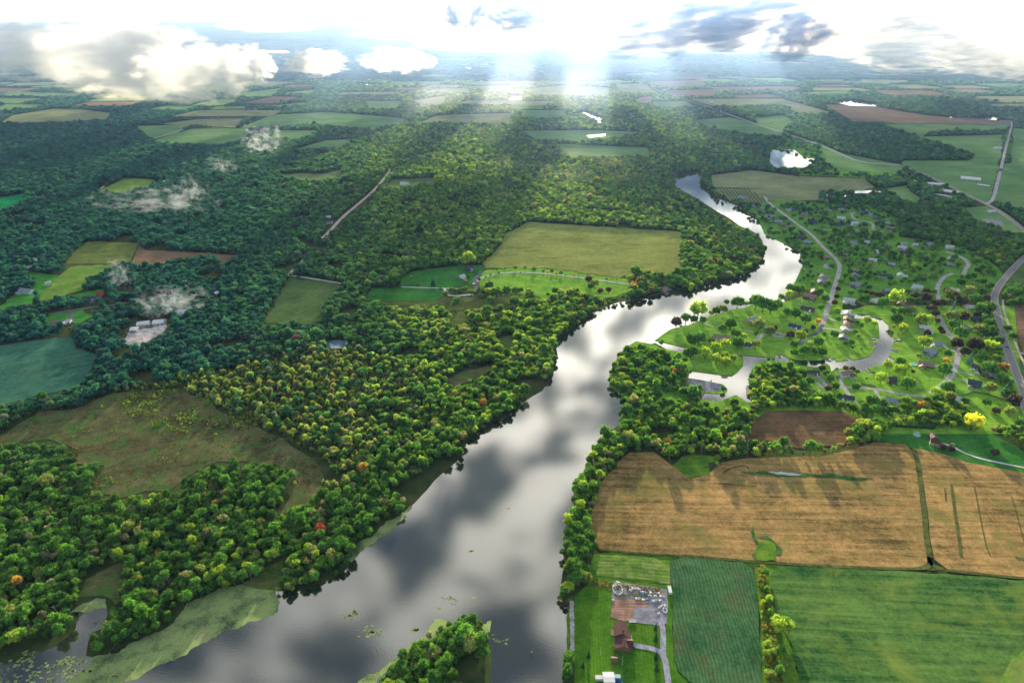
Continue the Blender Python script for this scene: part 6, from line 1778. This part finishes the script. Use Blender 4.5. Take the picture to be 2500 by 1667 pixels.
# ------------------------------------------------------------------ clouds and haze (real volumes)
def cloud_mat(name, dens, freq, thr, g=.5, col=(1, 1, 1), soft=1.6, seed=0.0, squash=1.0, amp=5.0):
    m = bpy.data.materials.new(name)
    t = NT(m)
    tc = t.n('ShaderNodeTexCoord').outputs['Object']
    mp = t.n('ShaderNodeMapping', None, Vector=tc, Location=(seed, seed * .7, seed * 1.3), Scale=(freq, freq, freq * squash))
    n = t.noise(mp.outputs[0], 1.0, 7, .62, .2)
    ln = t.n('ShaderNodeVectorMath', {'operation': 'LENGTH'}, i0=tc).outputs['Value']
    edge = t.math('SUBTRACT', 1.0, ln, clamp=True)
    e = t.math('MINIMUM', t.math('MULTIPLY', edge, soft), 1.0)
    v = t.math('MULTIPLY_ADD', t.math('SUBTRACT', n, .5), amp, t.math('SUBTRACT', e, thr))
    v = t.math('MULTIPLY', v, 2.2, clamp=True)
    v = t.math('MULTIPLY', v, t.math('MULTIPLY', edge, 8.0, clamp=True))
    v = t.math('MULTIPLY', v, dens)
    vs = t.n('ShaderNodeVolumeScatter', None, Color=C4(col), Density=v, Anisotropy=g)
    if max(col) < .8 and max(col) != 1.0:
        va = t.n('ShaderNodeVolumeAbsorption', None, Color=C4(col), Density=v)
        vs = t.n('ShaderNodeAddShader', None, i0=vs.outputs[0], i1=va.outputs[0])
    t.out(None, vs.outputs[0])
    return m
IC3 = None
def cloud(loc, size, mat, label, rot=0.0):
    b = bmesh.new(); bmesh.ops.create_icosphere(b, subdivisions=3, radius=1.0)
    me = bpy.data.meshes.new('cloud'); b.to_mesh(me); b.free()
    me.materials.append(mat)
    o = link('cloud', me)
    o.location = loc; o.scale = size; o.rotation_euler = (0, 0, rot)
    tag(o, label, 'cloud')
    return o
def cloud_at(u, v, dist, wpx, hpx, depth, mat, label, rot=0.0, tilt=0.0):
    """centre seen at (u,v) and ground distance dist; width/height in survey pixels"""
    a = (u - 1176.0) / FPX; b = -(v - 784.0) / FPX
    dy = CP + b * SP; dz = -SP + b * CP
    t = dist / dy
    ppm = FPX / t
    o = cloud((a * t, dist, CAM_H + dz * t), (wpx / 2 / ppm, depth, hpx / 2 / ppm), mat, label, rot)
    o.rotation_euler[1] = radians(tilt)
    return o

if CLOUDS:
    big = cloud_mat('cumulus_vapour', .006, 2.6, .50, .5, (1.0, .96, .90), amp=7.5, seed=3.1)
    cloud_at(100, 120, 4300, 420, 150, 330, big, 'broad grey-white low cloud at the end of the ridge')
    cloud_at(300, 140, 4000, 440, 190, 330, cloud_mat('cumulus_vapour_b', .009, 2.4, .35, .5, (1.0, .96, .90), amp=7.5, seed=8.2), 'largest bright cumulus bank hanging over the far forest')
    cloud_at(440, 170, 3600, 300, 150, 230, cloud_mat('cumulus_vapour_c', .010, 2.6, .45, .5, (1.0, .96, .90), amp=7.5, seed=1.7), 'bright ragged lower end of the cloud bank')
    cloud_at(330, 88, 4300, 260, 90, 200, cloud_mat('cumulus_vapour_e', .013, 3.0, .5, .5, (1.0, .96, .90), seed=12.2, amp=8.0), 'rounded cloud top rising out of the big bank')
    cloud_at(60, 90, 4700, 240, 80, 200, cloud_mat('cumulus_vapour_f', .007, 3.0, .5, .5, (1.0, .95, .88), seed=15.2, amp=8.0), 'greyer cloud top at the outer end of the bank')
    cloud_at(620, 60, 7000, 260, 30, 200, cloud_mat('ridge_vapour', .012, 3.0, .6, .6, seed=17.2, amp=8.0), 'thin bright cloud lying along the far ridge')
    cloud_at(560, 150, 3900, 160, 110, 160, cloud_mat('cumulus_vapour_d', .03, 2.6, .55, .5, seed=5.2), 'torn white cloud tip beside the large bank')
    cloud_at(725, 143, 4600, 190, 70, 160, cloud_mat('scud_vapour', .022, 2.8, .55, .5, seed=9.9), 'small bright cloud over the far lake shore')
    cloud_at(910, 140, 5200, 200, 66, 160, cloud_mat('scud_vapour_b', .022, 2.8, .55, .5, seed=2.9), 'small gold-lit cloud over the central plain')
    wm = lambda s, d: cloud_mat('mist_vapour', d * 1.0, 3.4, 1.0, .6, (.78, .88, 1.0), soft=1.2, seed=s, amp=9.0)
    cloud_at(350, 475, 1700, 330, 120, 60, wm(2.2, .010), 'thin torn mist drifting over the left forest')
    cloud_at(440, 440, 1800, 90, 90, 40, wm(4.2, .012), 'small upright wisp of mist above the left forest')
    cloud_at(275, 635, 1170, 70, 110, 30, wm(7.2, .018), 'small mist puff beside the brown ploughed field')
    cloud_at(400, 700, 1050, 200, 120, 50, wm(6.1, .020), 'mist drifting above the long white commercial roof')
    cloud_at(345, 775, 950, 120, 90, 35, wm(5.4, .020), 'mist hanging over the gravel yard')
    cloud_at(600, 320, 2500, 120, 90, 60, wm(1.4, .009), 'mist puff over the pale green pastures')
    cloud_at(510, 380, 2150, 90, 50, 40, wm(3.3, .009), 'faint low mist patch beyond the hay field')
    dk = lambda s, thr=.5: cloud_mat('dark_cloud_vapour', .010, 3.0, thr, 0, (.34, .50, .74), seed=s, squash=1.0, amp=10.0)  # shade of these clouds put into a dark absorbing colour
    cloud_at(1600, 64, 3900, 560, 130, 400, dk(2.7, .35), 'long dark blue-grey cloud low over the white haze', .0, -7)
    cloud_at(1835, 82, 3900, 190, 100, 400, dk(6.2), 'short dark cloud streak beyond the long dark cloud', .0, -30)
    cloud_at(1195, 45, 3900, 210, 75, 400, dk(4.4), 'dark grey cloud scrap with a flat top')
    cloud_at(1045, 45, 3900, 90, 62, 250, dk(8.4, .3), 'small round dark cloud', .0, 60)
    cloud_at(1092, 40, 3900, 100, 44, 250, dk(9.4, .3), 'thin slanting dark cloud wisp', .0, -65)
    gy_ = cloud_mat('grey_cloud_vapour', .0032, 6.5, .6, .4, (1.0, .95, .88), seed=6.6, squash=1.4, amp=9.0)
    cloud_at(2150, 95, 4800, 560, 150, 600, gy_, 'wide mottled grey cloud deck above the plain')
    cloud_at(1980, 60, 4900, 420, 80, 400, cloud_mat('grey_cloud_vapour_c', .009, 6, .6, .3, (.6, .7, .85), seed=21.6, squash=1.2, amp=10.0), 'thin blue-grey cloud above the wide mottled deck', .0, -8)
    cloud_at(2330, 130, 4300, 330, 110, 400, cloud_mat('grey_cloud_vapour_b', .0045, 6.0, .5, .4, (1.0, .95, .89), seed=1.6, squash=1.4, amp=9.0), 'dense grey-white cloud above the eastern ponds')

    mist = cloud_mat('valley_mist', .00008, 2.2, .35, .78, (1, .95, .86), soft=1.0, seed=4.4, amp=2.6)
    cloud_at(1150, 225, 4000, 1150, 210, 1100, mist, 'broad veil of sunlit mist over the central plain')
    cloud_at(1300, 395, 2250, 700, 70, 350, cloud_mat('valley_mist_b', .0006, 2.0, .4, .75, (1, .93, .75), soft=1.3, seed=1.4), 'faint golden mist over the central forest')
    cloud_at(1560, 80, 9500, 1560, 96, 1500, cloud_mat('valley_mist_c', .0012, 2.6, .3, .75, (1, .97, .92), soft=1.5, seed=2.4), 'blinding white cloud bank on the horizon under the sun')

def haze():
    b = MB(); b.box(-30000, 30000, -900, 42000, -30, 620)
    m = bpy.data.materials.new('valley_haze'); t = NT(m)
    pos = t.pos()
    y = t.n('ShaderNodeSeparateXYZ', None, Vector=pos).outputs[1]
    k = t.n('ShaderNodeMapRange', {'clamp': True, 'interpolation_type': 'SMOOTHSTEP'}, Value=y, From_Min=1100.0, From_Max=5200.0, To_Min=HAZE_NEAR, To_Max=1.0).outputs[0]
    k2 = t.n('ShaderNodeMapRange', {'clamp': True, 'interpolation_type': 'SMOOTHSTEP'}, Value=y, From_Min=900.0, From_Max=4200.0, To_Min=.14, To_Max=1.0).outputs[0]
    kf = t.math('MULTIPLY', k2, t.n('ShaderNodeMapRange', {'clamp': True}, Value=y, From_Min=6500.0, From_Max=12000.0, To_Min=1.0, To_Max=.15).outputs[0])
    v1 = t.n('ShaderNodeVolumeScatter', None, Color=(1.0, .82, .54, 1), Density=t.math('MULTIPLY', kf, HAZE_F), Anisotropy=.80)
    v2 = t.n('ShaderNodeVolumeScatter', None, Color=(.10, .36, .92, 1), Density=t.math('MULTIPLY', t.math('MULTIPLY', k, t.n('ShaderNodeMapRange', {'clamp': True}, Value=y, From_Min=5500.0, From_Max=11000.0, To_Min=1.0, To_Max=.16).outputs[0]), HAZE_B), Anisotropy=.1)
    t.out(None, t.n('ShaderNodeAddShader', None, i0=v1.outputs[0], i1=v2.outputs[0]).outputs[0])
    m.cycles.volume_step_rate = .12
    o = b.build('haze', m); tag(o, 'bright morning haze thickening towards the horizon', None, None, 'stuff')
if HAZE_ON: haze()

# unseen clouds added above the view, shaped and placed to shade the valley
SUN_AZ = radians(5.2); SUN_EL = radians(10.8)
SV = Vector((sin(SUN_AZ) * cos(SUN_EL), cos(SUN_AZ) * cos(SUN_EL), sin(SUN_EL)))
def shade_cloud(view_pts, hgt, label, dens):
    """unseen cloud added so that its shadow falls on the given ground outline"""
    poly = P(*view_pts)
    off = SV * (hgt / SV.z)
    poly = rough([(p[0] + off.x, p[1] + off.y) for p in poly], 45, 60, hgt)
    cx = sum(p[0] for p in poly) / len(poly); cy = sum(p[1] for p in poly) / len(poly)
    v = []; f = []; n = len(poly)
    levels = [(1.0, 0), (.97, 14), (.86, 30), (.6, 42), (.25, 50)]
    for s, z in levels:
        for p in poly:
            q = 1 + .06 * mnoise.noise(Vector((p[0] / 90, p[1] / 90, z)))
            v.append(((p[0] - cx) * s * q, (p[1] - cy) * s * q, z + 7 * mnoise.noise(Vector((p[0] / 80, p[1] / 80, z / 9)))))
    for k in range(len(levels) - 1):
        for i in range(n):
            j = (i + 1) % n
            f.append((k*n + i, k*n + j, (k+1)*n + j, (k+1)*n + i))
    f.append(tuple(range(n))[::-1]); f.append(tuple((len(levels)-1)*n + i for i in range(n)))
    m = bpy.data.materials.new('unseen_shade_cloud'); t = NT(m)
    pos = t.pos()
    nz = t.ramp(t.noise(pos, .004, 5, .6), [(.35, dens * .8), (.6, min(1, dens * 1.1))])
    d = t.n('ShaderNodeBsdfDiffuse', None, Color=(.8, .8, .82, 1)); tr = t.n('ShaderNodeBsdfTransparent')
    t.out(t.n('ShaderNodeMixShader', None, i0=nz, i1=tr.outputs[0], i2=d.outputs[0]).outputs[0])
    o = link('cloud', mesh_of('cloud', v, f, m)); o.location = (cx, cy, hgt)
    tag(o, label, 'cloud')
if SHADE:
    shade_cloud(('F', [(-700, 1700), (-700, 380), (300, 380), (620, 430), (700, 560), (880, 640), (1000, 700), (900, 790), (760, 900), (640, 1000), (760, 1120), (900, 1220), (1060, 1380), (1290, 1250), (1420, 1255), (1700, 1300), (1780, 1400), (1820, 1750)]), 1150, 'unseen cloud bank added above the sun-side plain to shade western woods', .22)

def bank(cx, cy, cz, sx, sy, sz, seed, label):  # unseen clouds added so their shadows cut the haze into sun shafts
    b = bmesh.new(); bmesh.ops.create_icosphere(b, subdivisions=4, radius=1.0)
    for v in b.verts:
        q = 1 + .55 * mnoise.noise(v.co * 1.6 + Vector((seed, 0, 0))) + .3 * mnoise.noise(v.co * 4 + Vector((0, seed, 0)))
        v.co = Vector((v.co.x * sx * q, v.co.y * sy * q, v.co.z * sz * q))
    me = bpy.data.meshes.new('cloud'); b.to_mesh(me); b.free()
    me.materials.append(plain('unseen_cloud_surface', (.78, .79, .82), 1.0, .03, .01, spec=0))
    o = link('cloud', me); o.location = (cx, cy, cz); tag(o, label, 'cloud')
if SHADE:
    for i, (cx, sx, lb) in enumerate([(-2600, 330, 'first'), (-1700, 170, 'second'), (-1120, 120, 'third'), (-700, 85, 'fourth'), (-260, 110, 'fifth'), (150, 70, 'sixth'), (520, 120, 'seventh'), (960, 90, 'eighth'), (1400, 130, 'ninth'), (2000, 200, 'tenth'), (2800, 300, 'eleventh')]):
        bank(cx, 7600 + 160 * (i % 3), 900 + 40 * (i % 2), sx, 200, 165, i * 3.7, '%s unseen cloud from the west added to break sun into shafts' % lb)
# ------------------------------------------------------------------ world
world = bpy.data.worlds.new('World'); scene.world = world
world.use_nodes = True
t = NT(world) if False else None
nt = world.node_tree; nt.nodes.clear()
class WT(NT):
    def __init__(s, tree): s.t = tree
t = WT(nt)
sky = t.n('ShaderNodeTexSky', {'sky_type': 'NISHITA', 'sun_disc': False})
sky.sun_elevation = SUN_EL; sky.sun_rotation = SUN_AZ
sky.altitude = 400; sky.air_density = 1.2; sky.dust_density = 2.0; sky.ozone_density = 1.5
gen = t.n('ShaderNodeTexCoord').outputs['Generated']
sep = t.n('ShaderNodeSeparateXYZ', None, Vector=gen)
zz = t.math('MAXIMUM', sep.outputs[2], .02)
den = t.math('ADD', zz, .12)
px = t.math('DIVIDE', sep.outputs[0], den); py = t.math('DIVIDE', sep.outputs[1], den)
pl_ = t.n('ShaderNodeCombineXYZ', None, i0=px, i1=py, i2=0.0).outputs[0]
n1 = t.noise(t.n('ShaderNodeMapping', None, Vector=pl_, Location=(CLX, CLY, .0)).outputs[0], 7.5, 9, .56, .35)
cov = t.ramp(n1, [(.43, 0), (.54, 1)])
n2 = t.noise(pl_, 5.0, 6, .6, .3)
dot = t.n('ShaderNodeVectorMath', {'operation': 'DOT_PRODUCT'}, i0=gen, i1=tuple(SV)).outputs['Value']
glow = t.math('POWER', t.math('MAXIMUM', dot, 0.0), 9.0)
glow2 = t.math('POWER', t.math('MAXIMUM', dot, 0.0), 14.0)
shade = t.ramp(t.math('MULTIPLY_ADD', n1, .8, t.math('MULTIPLY', n2, .35)), [(.44, .3), (.64, 1.7)])
lum = t.math('MULTIPLY', shade, t.math('ADD', CL_BASE, t.math('MULTIPLY', glow, CL_GLOW)))
cl = t.mix(1.0, t.n('ShaderNodeCombineColor', None, i0=lum, i1=lum, i2=lum).outputs[0], t.mix(t.n('ShaderNodeMapRange', {'clamp': True}, Value=dot, From_Min=.1, From_Max=.95).outputs[0], (.78, .93, 1.10, 1), (1.06, .98, .90, 1)), 'MULTIPLY')
col = t.mix(cov, t.mix(1.0, sky.outputs[0], (.8, .9, 1.05, 1), 'MULTIPLY'), cl)
hz = t.ramp(sep.outputs[2], [(.0, 1.0), (.09, .0)])
hl = t.math('MULTIPLY_ADD', glow2, 40.0, 20.0)
hc = t.n('ShaderNodeCombineColor', None, i0=hl, i1=t.math('MULTIPLY', hl, .98), i2=t.math('MULTIPLY', hl, .97)).outputs[0]
col = t.mix(hz, col, hc)
bg = t.n('ShaderNodeBackground', None, Color=col, Strength=SKY_STR)
wo = nt.nodes.new('ShaderNodeOutputWorld'); nt.links.new(bg.outputs[0], wo.inputs[0])

sun = bpy.data.lights.new('Sun', 'SUN'); sun.energy = SUN_E; sun.angle = radians(.6); sun.color = (1, .90, .73)
so = bpy.data.objects.new('Sun', sun); COL.objects.link(so)
so.rotation_euler = SV.to_track_quat('Z', 'Y').to_euler(); so.location = (0, 0, 900)

cam = bpy.data.cameras.new('Camera'); cam.sensor_width = 36; cam.lens = 36 * FPX / 2352; cam.clip_start = 1; cam.clip_end = 120000
co = bpy.data.objects.new('Camera', cam); COL.objects.link(co)
co.location = (0, 0, CAM_H); co.rotation_euler = (pi / 2 - PITCH, 0, 0)
scene.camera = co
scene.view_settings.view_transform = 'Standard'; scene.view_settings.look = 'None'; scene.view_settings.exposure = 0; scene.view_settings.gamma = 1
cy_ = scene.cycles
cy_.use_denoising = True
try: cy_.denoiser = 'OPENIMAGEDENOISE'
except Exception: pass
cy_.max_bounces = 10; cy_.diffuse_bounces = 2; cy_.glossy_bounces = 2; cy_.transmission_bounces = 2; cy_.volume_bounces = 10; cy_.transparent_max_bounces = 12
cy_.volume_step_rate = 1.0; cy_.volume_max_steps = 96
cy_.sample_clamp_indirect = 6
cy_.caustics_reflective = False; cy_.caustics_refractive = False
